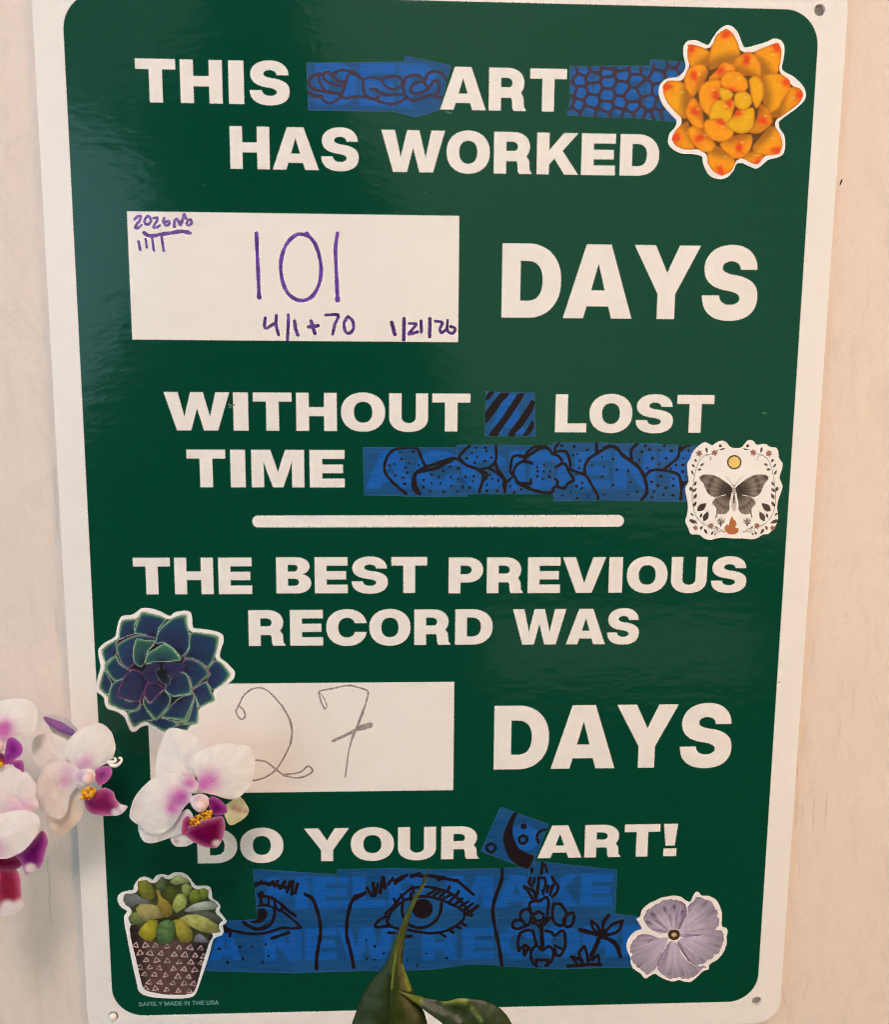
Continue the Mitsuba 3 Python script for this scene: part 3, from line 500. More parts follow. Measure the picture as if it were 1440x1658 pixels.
# orange succulent
SO = Sheet(1060, 30, 5.538)
k = sticker('succulent_sticker', 'die cut sticker of an orange succulent rosette with red tips, top right', SO, "640,65 700,80 750,140 780,220 810,265 900,245 1000,215 1070,185 1130,200 1160,250 1160,340 1140,440 1160,480 1250,530 1330,610 1355,680 1340,740 1270,810 1180,875 1115,930 1120,990 1160,1050 1170,1150 1150,1220 1100,1250 1020,1270 970,1310 910,1350 850,1330 780,1300 730,1310 710,1360 660,1420 590,1445 510,1425 460,1370 430,1290 420,1240 340,1220 240,1215 160,1175 120,1120 130,1040 180,980 195,920 150,870 80,790 40,700 35,640 60,580 120,540 200,530 260,480 275,420 255,330 260,250 300,205 370,200 440,230 480,240 520,180 570,110")
OR = [("590,630 650,640 700,680 690,710 640,740 600,720 580,670", None, 1), ("730,680 800,660 860,700 865,760 830,810 780,820 730,790 715,730", None, 1), ("510,790 550,745 610,735 660,725 715,760 700,830 690,870 680,900 640,940 600,900 500,905 490,860", (665, 762), 1),
      ("600,540 640,495 700,475 770,500 820,560 830,620 800,655 720,655 650,640 595,600", (680, 650), 0), ("640,950 700,890 740,830 800,820 880,810 890,880 880,960 830,1020 760,1030 690,1000", (740, 850), 1), ("400,660 430,600 500,560 580,560 590,640 590,700 530,750 500,810 480,865 430,820 405,750", (550, 695), 0),
      ("440,960 470,915 600,910 640,960 700,1020 690,1060 640,1095 580,1105 520,1085 460,1030", (600, 925), 0), ("850,560 890,520 940,545 970,600 970,690 940,770 910,805 880,740 860,650", None, 0.5),
      ("350,425 440,425 475,480 440,570 390,640 340,705 290,640 270,560 290,480", (350, 520), 0), ("350,720 400,780 430,880 430,980 360,975 300,900 280,840 310,760", (365, 835), 0), ("300,1000 340,975 430,990 500,1070 540,1140 500,1195 420,1190 350,1130 310,1060", (405, 1080), 0),
      ("590,1130 660,1080 760,1050 860,1050 870,1110 850,1180 780,1250 700,1250 630,1190", (760, 1165), 0), ("850,1020 920,900 950,780 1020,830 1050,920 1010,980 940,1025", (965, 915), -0.6), ("490,545 560,470 620,400 690,420 720,460 650,500 570,540", (590, 475), 0),
      ("700,420 750,350 840,310 900,340 945,420 945,520 890,510 800,510 740,470", (825, 375), -0.2), ("960,540 1040,505 1130,510 1200,560 1210,640 1150,720 1110,800 1030,845 980,770 960,660", (1175, 580), 0.3),
      ("640,105 700,150 740,230 760,320 740,400 600,420 495,460 490,370 510,270 560,160", (640, 150), 0.2), ("310,245 400,260 490,310 490,420 400,430 330,440 300,360 300,290", (328, 275), -0.1), ("900,310 1000,265 1100,230 1130,300 1120,400 1095,490 1000,510 940,540 940,420", (1090, 262), 0),
      ("80,610 120,570 200,570 270,600 330,700 290,780 280,900 200,850 120,760 85,680", (108, 620), 0.3), ("160,1080 200,1000 290,935 310,1050 350,1170 260,1170 190,1140", (190, 1075), -0.2), ("480,1200 550,1150 620,1190 700,1260 715,1300 680,1370 600,1405 530,1370 480,1300", (590, 1372), 0),
      ("880,1160 960,1060 1050,970 1110,1030 1140,1130 1110,1210 1000,1225 920,1210", (1090, 1190), 0.1), ("800,1250 880,1190 970,1240 920,1305 860,1290", (925, 1300), -0.3), ("1030,870 1120,790 1200,650 1240,620 1300,640 1325,690 1290,760 1200,830 1110,890", (1300, 690), -0.3)]
ORC = SO.mm([(690, 740)])[0]
def orange(s, g, i):
    spot = None if s['spot'] is None else SO.mm([s['spot']])[0]
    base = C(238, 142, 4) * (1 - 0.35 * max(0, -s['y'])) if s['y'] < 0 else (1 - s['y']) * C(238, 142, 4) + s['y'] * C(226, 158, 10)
    cen = np.array(g.centroid.coords[0])
    hl = cen + 0.30 * (np.array(g.bounds[2:]) - cen)
    def fn(p):
        d = dist_in(g, p)
        col = np.broadcast_to(base, (len(p), 3)).copy()
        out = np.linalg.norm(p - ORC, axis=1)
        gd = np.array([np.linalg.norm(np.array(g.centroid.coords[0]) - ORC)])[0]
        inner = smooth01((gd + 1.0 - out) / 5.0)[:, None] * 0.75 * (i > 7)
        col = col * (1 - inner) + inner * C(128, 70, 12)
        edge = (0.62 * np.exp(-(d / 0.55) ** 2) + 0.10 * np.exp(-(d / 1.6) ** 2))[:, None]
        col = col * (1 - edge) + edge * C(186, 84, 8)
        if spot is not None:
            r = np.linalg.norm(p - spot, axis=1)
            dd = (p - spot) @ np.array([[math.cos(i), -math.sin(i)], [math.sin(i), math.cos(i)]]) * [1.0, 1.35]; r = np.linalg.norm(dd, axis=1) * (0.7 + 0.6 * meshkit.noise(np.c_[p * 0.9, np.full(len(p), i)], 4))
            a = (0.92 * np.exp(-(r / 1.9) ** 2) + 0.42 * np.exp(-(r / 3.8) ** 2))[:, None].clip(0, .95)
            col = col * (1 - a) + a * C(222, 58, 10)
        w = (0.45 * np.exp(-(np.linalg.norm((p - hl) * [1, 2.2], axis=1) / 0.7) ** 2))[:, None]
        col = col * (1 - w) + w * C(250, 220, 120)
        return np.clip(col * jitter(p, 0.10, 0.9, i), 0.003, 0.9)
    return fn
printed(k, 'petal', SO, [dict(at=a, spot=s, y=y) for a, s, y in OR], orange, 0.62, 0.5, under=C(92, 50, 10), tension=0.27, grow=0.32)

# blue-green succulent
SG = Sheet(150, 975, 6)
k = sticker('succulent_sticker', 'die cut sticker of a dark blue and green succulent rosette, left of the lower box', SG, "480,55 560,55 660,85 750,130 800,95 880,80 940,85 965,120 975,230 1000,250 1100,260 1220,285 1270,320 1275,380 1250,450 1240,530 1300,580 1360,640 1385,680 1370,740 1290,810 1220,860 1210,960 1150,1000 1050,1050 1040,1160 1010,1210 950,1260 900,1290 780,1285 680,1270 600,1230 540,1190 470,1210 420,1250 380,1250 350,1200 310,1110 240,1060 150,1030 120,980 110,920 40,860 35,810 60,700 80,620 60,520 60,450 120,390 220,330 240,240 270,150 310,125 380,120 430,90")
GR = ["610,660 660,640 720,680 760,740 750,800 680,790 640,740", "480,680 540,610 610,575 650,600 640,680 640,780 600,790 530,760", "680,620 700,580 780,575 900,595 870,660 810,735 770,730 720,670", "510,560 540,490 620,440 695,395 780,440 850,530 860,560 780,570 680,575 600,575 530,600", "510,830 540,780 640,790 690,830 640,900 560,970 510,900", "700,830 760,740 870,670 930,710 960,800 960,880 870,905 780,910 730,880",
      "490,960 510,900 560,970 690,850 760,920 750,990 680,1080 620,1145 560,1080 510,1020", "430,345 520,365 620,375 540,480 510,580 470,625 410,590 390,510 400,430", "240,910 270,800 320,700 400,645 480,680 540,770 500,880 470,950 420,960 330,940", "880,560 960,545 1060,590 1145,690 1060,770 970,840 950,740 870,660", "670,1110 760,1000 850,920 990,880 980,960 940,1060 900,1145 780,1130", "620,400 620,330 660,250 760,160 850,125 915,120 920,200 950,320 940,440 880,520 850,520 780,440 690,390",
      "225,415 330,345 430,310 520,315 620,340 600,420 480,500 400,600 350,645 280,590 240,500", "120,620 180,550 230,510 270,590 350,650 400,650 300,740 220,765 160,700", "160,980 160,860 200,780 300,745 300,850 330,945 470,960 440,1030 360,1055 260,1030", "410,300 430,200 475,95 560,105 660,130 720,165 650,250 620,340 500,310", "950,300 1040,290 1220,325 1215,430 1180,550 1115,630 1050,580 960,540 890,540 940,440", "970,850 1100,765 1150,850 1190,945 1120,980 1040,1020 1000,920",
      "260,360 265,260 290,175 360,160 440,160 410,230 410,300 330,330", "90,465 160,400 260,350 230,410 235,500 180,545 130,590", "70,830 90,720 125,650 170,740 190,780 150,900", "1120,650 1190,560 1260,590 1340,695 1280,780 1170,850 1110,760 1145,690", "340,1070 440,1040 490,980 540,1060 600,1135 490,1160 400,1205", "910,1145 980,970 1000,920 1030,1020 1020,1170 930,1175 800,1160 760,1140", "550,1160 650,1115 770,1145 840,1180 780,1220 700,1250 620,1210", "780,1225 850,1180 950,1180 910,1245"]
GC = SG.mm([(680, 690)])[0]
DARK = {0: C(34, 34, 40), 1: C(44, 36, 66), 2: C(48, 38, 70), 4: C(52, 40, 74)}
def green_blue(s, g, i):
    q = np.array(g.exterior.coords); far = np.linalg.norm(q - GC, axis=1)
    lo, hi = far.min(), far.max()
    GW = (228, 222, 216); navy, mid, tip = DARK.get(i, C(36, 38, 70, GW)), C(28, 56, 84, GW), C(86, 132, 84, GW)
    if i in (7, 3): navy, mid, tip = C(34, 54, 70, GW), C(48, 92, 76, GW), C(86, 132, 86, GW)
    lum = random.uniform(0.75, 1.1)
    def fn(p):
        t = (np.linalg.norm(p - GC, axis=1) - lo) / (hi - lo)
        d = dist_in(g, p)
        side = np.exp(-(d / 1.1) ** 2)
        u = np.clip(0.68 * t + 0.66 * side * (t > 0.15) - 0.08, 0, 1)[:, None]
        if i in (0, 1, 2, 4, 8): u = u * 0.25
        col = np.where(u < 0.5, navy + (mid - navy) * smooth01(u / 0.5), mid + (tip - mid) * smooth01((u - 0.5) / 0.5))
        shade = smooth01((0.30 - t) / 0.3)[:, None] * 0.6
        return np.clip(col * lum * (1 - shade) * jitter(p, 0.28, 0.8, i), 0.003, 0.9)
    return fn
res, _ = printed(k, 'petal', SG, [dict(at=a) for a in GR], green_blue, 0.62, 0.6, under=C(16, 18, 20), tension=0.3)
PLUM = {1, 2, 4, 8, 9, 12}
for i, (g, vis) in enumerate(res):
    line = g.boundary.buffer((0.30 if i in PLUM else 0.24) if i > 2 else 0.15).intersection(vis.buffer(-0.10))
    line = line.difference(Point(*GC).buffer(2.5))
    base = C(216, 222, 188) if i not in PLUM else C(186, 62, 128)
    def fn(p, base=base, i=i):
        n = meshkit.fbm(np.c_[p * 0.5, np.full(len(p), i)], 2, i)[:, None]
        return np.clip(base * (0.45 + 1.05 * n), 0.004, .9)
    part(k + '__petal_rim', line, 0.645, 0.655, 'm_print', fn, 0.8)
part(k + '__ink_outline', unary_union([vis.boundary.buffer(0.13) for _, vis in res]), 0.643, 0.650, 'm_ink')

# potted succulent
k = sticker('potted_succulent_sticker', 'die cut sticker of an olive succulent in a brown pot with small triangles, bottom left', LP, "720,75 800,80 870,120 920,190 960,225 1060,225 1110,240 1130,300 1140,370 1200,410 1225,460 1215,510 1260,570 1295,620 1280,650 1250,670 1260,730 1240,780 1150,820 1100,1000 1040,1180 990,1330 950,1430 900,1470 800,1485 660,1485 500,1475 380,1450 310,1400 290,1320 240,1100 190,850 150,640 150,560 180,510 110,460 75,390 80,340 120,300 200,280 250,270 260,220 310,150 370,125 430,140 470,160 510,110 580,95 640,110 680,90")
PL = [("520,690 560,630 640,605 710,640 720,740 690,830 600,885 540,870 515,790", (84, 106, 54)), ("700,610 770,600 860,650 910,740 910,830 860,860 780,850 740,780 720,680", (150, 130, 42)), ("310,750 350,680 430,610 520,610 520,680 500,790 450,850 380,830 330,790", (148, 134, 30)), ("770,590 860,550 960,545 1080,590 1190,660 1220,740 1100,755 990,730 900,680 830,640", (164, 152, 74)),
      ("280,480 330,430 430,430 520,450 560,520 590,580 480,600 380,625 310,570", (150, 132, 72)), ("500,270 540,280 570,360 640,400 690,480 680,550 620,580 560,540 520,450 530,360", (138, 112, 42)), ("700,400 750,320 810,320 850,380 830,470 780,500 730,530 690,470", (152, 152, 72)), ("820,500 930,430 1050,400 1150,400 1195,450 1150,490 1000,500 860,520", (164, 160, 128)),
      ("860,520 960,500 1100,510 1200,560 1250,610 1190,650 1080,580 960,540", (86, 84, 62)), ("305,180 400,165 440,200 490,280 490,360 440,390 350,350 310,270", (112, 108, 34)), ("500,210 570,125 630,170 610,240 570,330 520,260", (84, 90, 50)), ("660,190 700,130 760,110 850,150 890,190 800,200 730,220", (150, 150, 84)), ("600,260 640,220 720,240 760,290 700,340 690,430 620,390", (74, 76, 24)),
      ("790,230 840,200 910,240 870,320 840,350 800,300", (140, 142, 72)), ("880,300 940,260 990,290 1000,370 960,410 900,420 880,370", (118, 122, 36)), ("985,270 1040,255 1090,280 1080,350 1020,385 990,330", (120, 126, 42)), ("140,380 160,320 280,315 330,350 420,390 500,430 380,430 290,430 230,470 170,440", (96, 96, 82)), ("200,580 240,530 290,520 340,600 400,630 330,660 220,650", (100, 106, 54)),
      ("940,790 990,760 1050,800 1090,840 1100,865 930,850", (122, 112, 102)), ("480,560 700,540 940,430 960,470 720,600 500,640", (52, 52, 24)), ("560,250 900,250 960,470 560,560", (66, 68, 26))]
def watercolour(s, g, i):
    base = 1.12 * C(*s['c'], white=(226, 212, 186)); b = g.bounds
    top = np.array([s.get('lx', 0.4), 0.75])
    def fn(p):
        u = (p - b[:2]) / (np.array(b[2:]) - b[:2])
        d = dist_in(g, p)
        l = 0.42 + 0.75 * np.exp(-(np.linalg.norm(u - top, axis=1) / 0.5) ** 2)
        l *= 1 - 0.5 * np.exp(-(d / 0.25) ** 2)
        return np.clip(base * l[:, None] * jitter(p, 0.45, 0.6, i + 40), 0.004, 0.9)
    return fn
printed(k, 'leaf', LP, [dict(at=a, c=c) for a, c in PL], watercolour, 0.63, 0.5, under=C(58, 58, 26), tension=0.15, grow=0.15)
pot = LP.geom(blob("225,660 1120,760 1100,860 1040,1050 960,1340 920,1420 820,1445 600,1440 400,1400 350,1340 290,1080", tension=.2))
def pot_color(p):
    b = pot.bounds; u = (p[:, 0] - b[0]) / (b[2] - b[0])
    return np.clip((C(44, 30, 26)[None] * (1 - smooth01(1.6 - np.abs(u - .45)[:, None] * 4)) + C(92, 62, 54)[None] * smooth01(1.6 - np.abs(u - .45)[:, None] * 4)) * jitter(p, 0.4, 0.5, 77), 0.004, .9)
part(k + '__pot', pot, 0.62, 0.625, 'm_print', pot_color, 0.8)
TRI = [(278, 885), (385, 885), (497, 888), (628, 900), (763, 912), (887, 912), (1003, 918), (325, 970), (440, 972), (560, 978), (708, 988), (828, 992), (943, 1000), (1035, 1010), (393, 1050), (510, 1053), (632, 1060), (762, 1075), (893, 1075), (1005, 1085), (325, 1130), (435, 1132), (540, 1142), (700, 1148), (820, 1152), (935, 1160),
       (377, 1210), (488, 1213), (612, 1220), (748, 1235), (870, 1238), (430, 1300), (547, 1303), (695, 1310), (818, 1312), (925, 1318), (390, 1370), (497, 1370), (622, 1382), (755, 1395), (875, 1398)]
tri = unary_union([affinity.translate(affinity.rotate(LineString(np.array([(-34, 22), (2, -28), (34, 22), (-34, 22)]) * random.uniform(.85, 1.15)).buffer(6.5, 2), random.uniform(-14, 14), origin=(0, 0)), x, y) for x, y in TRI])
leafs = LP.geom(unary_union([blob(a) for a, _ in PL]))
part(k + '__triangle_pattern', LP.geom(tri).intersection(pot.buffer(-0.1)).difference(leafs), 0.627, 0.637, 'm_print', inked(C(196, 150, 138), 12, .65, .6), 0.5, label='rows of small pinkish triangle outlines')

# mauve flower
SM = Sheet(1005, 1430, 8)
k = sticker('flower_sticker', 'die cut sticker of a pale mauve five petalled flower, bottom right', SM, "680,150 780,165 840,210 900,230 930,170 970,105 1010,105 1050,150 1140,155 1230,200 1280,280 1310,380 1310,540 1370,570 1385,620 1370,680 1370,780 1330,880 1260,970 1150,1040 1140,1100 1060,1130 980,1210 900,1265 820,1260 750,1240 680,1260 580,1235 490,1190 450,1160 390,1180 330,1220 290,1200 260,1160 160,1090 130,1020 130,960 85,860 75,780 110,690 190,610 270,580 240,510 205,450 250,420 280,330 370,250 450,215 530,175 600,165")
MV = [("290,460 310,380 400,290 520,230 650,200 750,210 840,280 860,370 810,480 760,590 700,600 600,630 500,640 400,590 330,530", [(345, 490), (410, 385), (565, 310), (692, 285), (800, 350)]), ("750,600 800,480 870,370 870,290 940,230 985,150 1050,190 1170,210 1230,300 1260,420 1255,540 1180,630 1080,660 880,690 780,680", [(1100, 245), (1200, 350)]),
      ("730,770 790,700 900,690 1080,665 1200,600 1335,610 1310,760 1250,890 1120,1000 1000,1045 900,1020 820,920", [(1260, 800), (1070, 990)]), ("720,760 800,920 900,1030 1000,1055 1095,1060 1060,1110 950,1200 880,1230 750,1200 650,1220 540,1170 480,1100 480,1000 540,900 600,790 640,740", [(630, 1170), (800, 1160), (1030, 1070)]), ("130,820 160,730 260,650 400,660 500,700 610,690 590,780 550,860 480,1040 430,1110 330,1170 190,1060 150,950", [(360, 740), (230, 1060)])]
MC = SM.mm([(690, 655)])[0]
def mauve(s, g, i):
    spots = SM.mm(s['spots']); cen = np.array(g.centroid.coords[0]) - MC; ca = math.atan2(cen[1], cen[0]); L = max(np.linalg.norm(np.array(g.exterior.coords) - MC, axis=1))
    def fn(p):
        q = p - MC; r = np.linalg.norm(q, axis=1); a = np.arctan2(q[:, 1], q[:, 0]) - ca; a = (a + math.pi) % (2 * math.pi) - math.pi
        d = dist_in(g, p)
        base = C(178, 150, 155, white=(232, 210, 192))
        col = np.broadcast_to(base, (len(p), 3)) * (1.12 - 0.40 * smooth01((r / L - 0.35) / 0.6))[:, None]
        vein = (meshkit.noise(np.c_[a * 17, r * 0.05, np.full(len(p), i)], i) > 0.58) * smooth01((L * 0.9 - r) / (L * .5)) * smooth01((np.abs(a) - (0.0 if i == 0 else 0.30)) / 0.2)
        fine = (meshkit.noise(np.c_[a * 34, r * 0.08, np.full(len(p), i + 5.0)], i) - 0.5) * smooth01((r - 2) / 4)
        col = col * (1 + 0.42 * fine)[:, None]
        k2 = (0.62 * vein)[:, None]
        col = col * (1 - k2) + k2 * C(88, 52, 96)
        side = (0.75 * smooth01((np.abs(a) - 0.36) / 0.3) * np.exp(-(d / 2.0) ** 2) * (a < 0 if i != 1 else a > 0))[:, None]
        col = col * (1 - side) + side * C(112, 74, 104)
        for sp in spots:
            u = p - sp; rad = (sp - MC) / np.linalg.norm(sp - MC)
            al, ac = u @ rad, u @ np.array([-rad[1], rad[0]])
            w = ((0.9 if i == 0 else 0.5) * np.exp(-(np.where(al > 0, al / 1.0, al / 2.8)) ** 2 - (ac / 0.85) ** 2))[:, None]
            col = col * (1 - w) + w * C(72, 54, 88)
        pale = (0.55 * np.exp(-((r - 2.2) / 2.2) ** 2))[:, None]
        col = col * (1 - pale) + pale * C(214, 186, 186)
        edge = (0.3 * np.exp(-(d / 0.22) ** 2))[:, None]
        col = col * (1 - edge) + edge * C(128, 102, 108)
        return np.clip(col * jitter(p, 0.14, 0.7, i + 60), 0.004, 0.9)
    return fn
cut = Point(690, 655).buffer(78)
def ruffle(g):
    q = np.array(shapely.segmentize(g, 14).exterior.coords)[:-1]; c = np.array([690, 655]); r = np.linalg.norm(q - c, axis=1, keepdims=True)
    n = meshkit.noise(np.c_[q / 38, np.zeros(len(q))], 21)[:, None] - 0.5
    return Polygon(c + (q - c) * (1 + 0.075 * n * smooth01((r - 120) / 250))).buffer(0)
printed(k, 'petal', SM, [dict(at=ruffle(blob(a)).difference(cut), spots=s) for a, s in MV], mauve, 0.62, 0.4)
def eye_color(p):
    r = np.linalg.norm(p - MC, axis=1)[:, None]
    return np.clip((C(196, 160, 110) * smooth01((1.5 - r) / 0.5) + C(70, 40, 24) * (1 - smooth01((1.5 - r) / 0.5))) * jitter(p, .5, 1.6, 9), .004, .9)
part(k + '__flower_eye', SM.geom(affinity.scale(cut, 1.0, 0.9)), 0.62, 0.645, 'm_print', eye_color, 0.4, label='tan eye with a brown ring')

# butterfly
SB = Sheet(1100, 705, 8)
k = sticker('butterfly_sticker', 'die cut sticker of a brown butterfly under a gold moon inside a leaf wreath', SB, "330,85 390,110 430,125 480,90 550,65 610,90 650,140 700,160 800,155 850,100 890,60 950,65 1000,120 1060,110 1120,110 1180,150 1250,155 1280,210 1290,290 1335,360 1325,440 1295,540 1335,650 1320,720 1280,830 1265,920 1270,1000 1275,1090 1230,1190 1150,1270 1080,1280 1000,1330 930,1340 800,1330 680,1330 560,1320 480,1330 400,1350 320,1330 250,1280 150,1275 110,1190 75,1110 100,1010 110,900 90,790 75,680 120,590 105,480 100,370 140,300 170,220 230,150 280,110")
AX = 706.0
def mirror(a): return np.c_[2 * AX - a[:, 0], a[:, 1]]
fore, hind = pts("680,670 600,600 520,545 430,510 320,505 265,530 265,570 310,620 340,700 380,760 440,795 500,790 560,770 670,750"), pts("670,755 580,775 480,800 430,850 430,890 470,930 478,990 466,1070 476,1070 500,1010 540,1020 600,1010 645,960 650,860")
def wing(s, g, i):
    c = SB.mm([(AX + (-30 if s['left'] else 30), 720)])[0]
    R = max(np.linalg.norm(np.array(g.exterior.coords) - c, axis=1))
    def fn(p):
        q = p - c; r = np.linalg.norm(q, axis=1) / R; a = np.arctan2(q[:, 1], np.abs(q[:, 0]))
        d = dist_in(g, p)
        dark = C(46, 32, 30); tan = C(132, 108, 94)
        t = 0.75 * smooth01((r - 0.25) / 0.3) * (1 - 0.9 * smooth01((r - 0.78) / 0.2)) if s['fore'] else 0.85 * smooth01((r - 0.2) / 0.3) * (1 - 0.95 * smooth01((r - 0.82) / 0.16))
        band = 0.55 * np.exp(-((r - (0.66 if s['fore'] else 0.55)) / 0.06) ** 2)
        vein = 0.55 * np.abs(np.sin(a * (13 if s['fore'] else 17))) ** 14
        t = np.clip(t - band + vein * (r > 0.2), 0, 1.2)[:, None]
        return np.clip((dark + (tan - dark) * t) * jitter(p, 0.3, 1.4, i + 80), 0.004, 0.9)
    return fn
printed(k, 'wing', SB, [dict(at=Polygon(curve(a, True, 5, .4)).buffer(0), left=l, fore=f) for a, l, f in ((fore, 1, 1), (mirror(fore), 0, 1), (hind, 1, 0), (mirror(hind), 0, 0))], wing, 0.62, 0.35)
part(k + '__body', SB.geom(blob("690,640 720,640 728,700 720,765 738,850 735,930 706,985 674,930 672,850 690,765 684,700")), 0.63, 0.65, 'm_print', C(196, 170, 152), label='pale slim butterfly body')
part(k + '__body_marks', SB.geom(unary_union([pen("706,775 706,790; 706,805 706,820; 706,835 706,850; 706,862 706,872", 20), pen("690,645 722,650; 692,690 720,690; 692,720 720,720; 690,750 722,750", 9), pen("690,640 660,600 625,560 600,525; 722,640 755,600 790,560 830,520", 5)])), 0.652, 0.66, 'm_print', C(70, 50, 44))
part(k + '__moon_ring', SB.geom(Point(710, 345).buffer(94).difference(Point(710, 345).buffer(74))), 0.62, 0.64, 'm_print', C(92, 62, 46))
part(k + '__moon', SB.geom(Point(710, 345).buffer(74)), 0.62, 0.64, 'm_print', lambda p: C(226, 176, 96) * jitter(p, .2, .5, 3), 0.6, label='round gold moon with a brown rim')
stem = "345,245 270,310 225,400 195,520 175,660 165,800 180,930 210,1030 270,1110 350,1165 450,1205 520,1235 590,1250; 345,250 400,275 410,300 395,318; 340,245 420,235 500,190 590,165; 440,1230 520,1255; 300,1170 260,1190; 480,1190 590,1245"
LEAVES = [(210, 325, 65, 24, 16), (180, 390, 50, 30, 14), (295, 375, -28, 32, 14), (260, 440, -10, 28, 16), (168, 480, 65, 34, 14), (205, 620, -65, 34, 16), (148, 692, 80, 32, 20), (198, 705, -40, 36, 18), (205, 785, -60, 42, 20), (200, 885, -60, 40, 20), (165, 1022, 40, 28, 12), (280, 1035, -70, 34, 15), (180, 1112, 22, 62, 24), (340, 1240, 60, 40, 18), (285, 1195, -60, 28, 13), (425, 1260, -60, 28, 13), (465, 1272, -60, 22, 10), (480, 1190, 35, 30, 10), (352, 190, 80, 40, 15), (530, 132, -55, 24, 20), (560, 175, -20, 34, 10)]
def leaf_shape(x, y, ang, a, b):
    t = np.linspace(-1, 1, 9); w = b * (1 - t * t) * (1 - 0.25 * t)
    q = np.r_[np.c_[a * t, w], np.c_[a * t[::-1], -w[::-1]][1:-1]]
    c, s = math.cos(math.radians(ang)), math.sin(math.radians(ang))
    return Polygon(q @ np.array([[c, s], [-s, c]]) + [x, y])
lv = [leaf_shape(*l) for l in LEAVES]
big = [leaf_shape(290, 925, -40, 78, 42), leaf_shape(343, 1045, -65, 72, 34)]
def both(g): return g.union(shapely.transform(g, mirror))
part(k + '__wreath_stem', SB.geom(both(pen(stem, 6.5))), 0.62, 0.635, 'm_print', C(84, 58, 50), label='two thin curved wreath stems')
for g in lv + big:
    for gg in (g, shapely.transform(g, mirror)):
        part(k + '__wreath_leaf', SB.geom(gg), 0.625, 0.64, 'm_print', C(62, 44, 40) * random.uniform(.7, 1.5))
def star(x, y, r):
    t = np.arange(12) * math.pi / 6 + 0.3
    return Polygon(np.c_[x + np.where(np.arange(12) % 2, .5, 1) * r * np.cos(t), y + np.where(np.arange(12) % 2, .5, 1) * r * np.sin(t)]).buffer(4)
for x, y, r in ((255, 232, 44), (455, 222, 42), (408, 1168, 42), (207, 1195, 34)):
    for gg in (star(x, y, r), star(2 * AX - x, y, r)):
        part(k + '__wreath_flower', SB.geom(gg), 0.636, 0.65, 'm_print', C(150, 92, 76))
part(k + '__sprig', SB.geom(both(pen("535,1165 535,1130@20; 535,1140 495,1130@14; 535,1140 580,1125@14; 530,1110 505,1085@12; 540,1110 545,1070@12; 520,1120 490,1100@10; 548,1120 582,1090@12; 527,1100 520,1070@10", 10))), 0.625, 0.64, 'm_print', C(66, 46, 42))
part(k + '__flame', SB.geom(blob("680,1045 700,1085 728,1110 738,1150 720,1190 765,1200 760,1250 710,1278 640,1275 590,1230 588,1180 620,1150 638,1165 648,1110", tension=.35)), 0.64, 0.655, 'm_print', lambda p: C(176, 96, 52) * jitter(p, .35, .8, 5), 0.5, label='small orange brown flame')

# ------------------------------------------------------------------ orchids and the leafy plant in front of the sign
# blooms face up and out into the room: their own frame is right / up / towards the viewer's side of the room
RIGHT = np.array([0.9989, -0.0457, 0.0076]); UPV = np.array([0.0, 0.160, 0.987]); UPV /= np.linalg.norm(UPV); OUT = np.cross(RIGHT, UPV)

class Bloom:
    """A flower's own drawing sheet: sheet origin (ax, ay), units per millimetre, and where its centre hangs in the room (metres)."""
    def __init__(self, at, ax, ay, per_mm): self.at, self.a, self.k = np.array(at), np.array([ax, ay], float), per_mm
    def loc(self, a):
        a = (np.asarray(a, float).reshape(-1, 2) - self.a) / self.k
        return a * [1, -1]
    def world(self, v): return self.at + (v[:, :1] * RIGHT + v[:, 1:2] * UPV + v[:, 2:] * OUT) / 1000

def petal(bl, key, outline, off, color, bulge=2.0, edge=4.0, lean=(0, 0), fold=None, refine=0.9, thick=0.5, mat='m_petal', wave=0.0, label=None, n=6):
    """A petal: its outline on the bloom's sheet, pillowed out of that plane, leaning, creased along fold (two sheet points, depth) and with a wavy rim."""
    g = Polygon(bl.loc(blob(outline, True, n).exterior.coords)).buffer(0)
    m = manifold3d.Manifold.extrude(manifold3d.CrossSection(rings(g), manifold3d.FillRule.EvenOdd), thick).refine_to_length(refine).to_mesh()
    v, f = np.array(m.vert_properties[:, :3], float), np.array(m.tri_verts)
    if mat == 'm_petal':       # a petal is a fraction of a millimetre thick: one translucent skin
        f = f[(v[f][:, :, 2] > thick - 1e-6).all(1)]
        used, f = np.unique(f, return_inverse=True); f = f.reshape(-1, 3); v = v[used]
    p = v[:, :2]
    d = dist_in(g, p); c = np.array(g.centroid.coords[0])
    h = off + 0.75 * bulge * (1 - np.exp(-(d / (1.7 * edge)))) + (p - c) @ np.asarray(lean, float)
    if fold is not None:
        line = LineString(bl.loc(fold[0]))
        h -= fold[1] * np.exp(-(shapely.distance(line, shapely.points(p)) / (fold[2] if len(fold) > 2 else 1.2)) ** 2)
    if wave: h += wave * np.exp(-d / 1.5) * (meshkit.noise(np.c_[p * 0.28, np.full(len(p), off)], 5) - 0.5) * 2
    h += 1.5 * (meshkit.fbm(np.c_[p * 0.13, np.full(len(p), off)], 3, 3) - 0.5) + 0.10 * (meshkit.fbm(np.c_[p * 0.9, np.full(len(p), off)], 2, 5) - 0.5)
    col = np.clip(color(p, d), 0.003, 0.92)
    key = key_for(key)
    scene[key] = mikit.ply((bl.world(np.c_[p, v[:, 2] + h]), f), mat, True, color=col)
    if label: labels[key] = {'label': label}
    return key

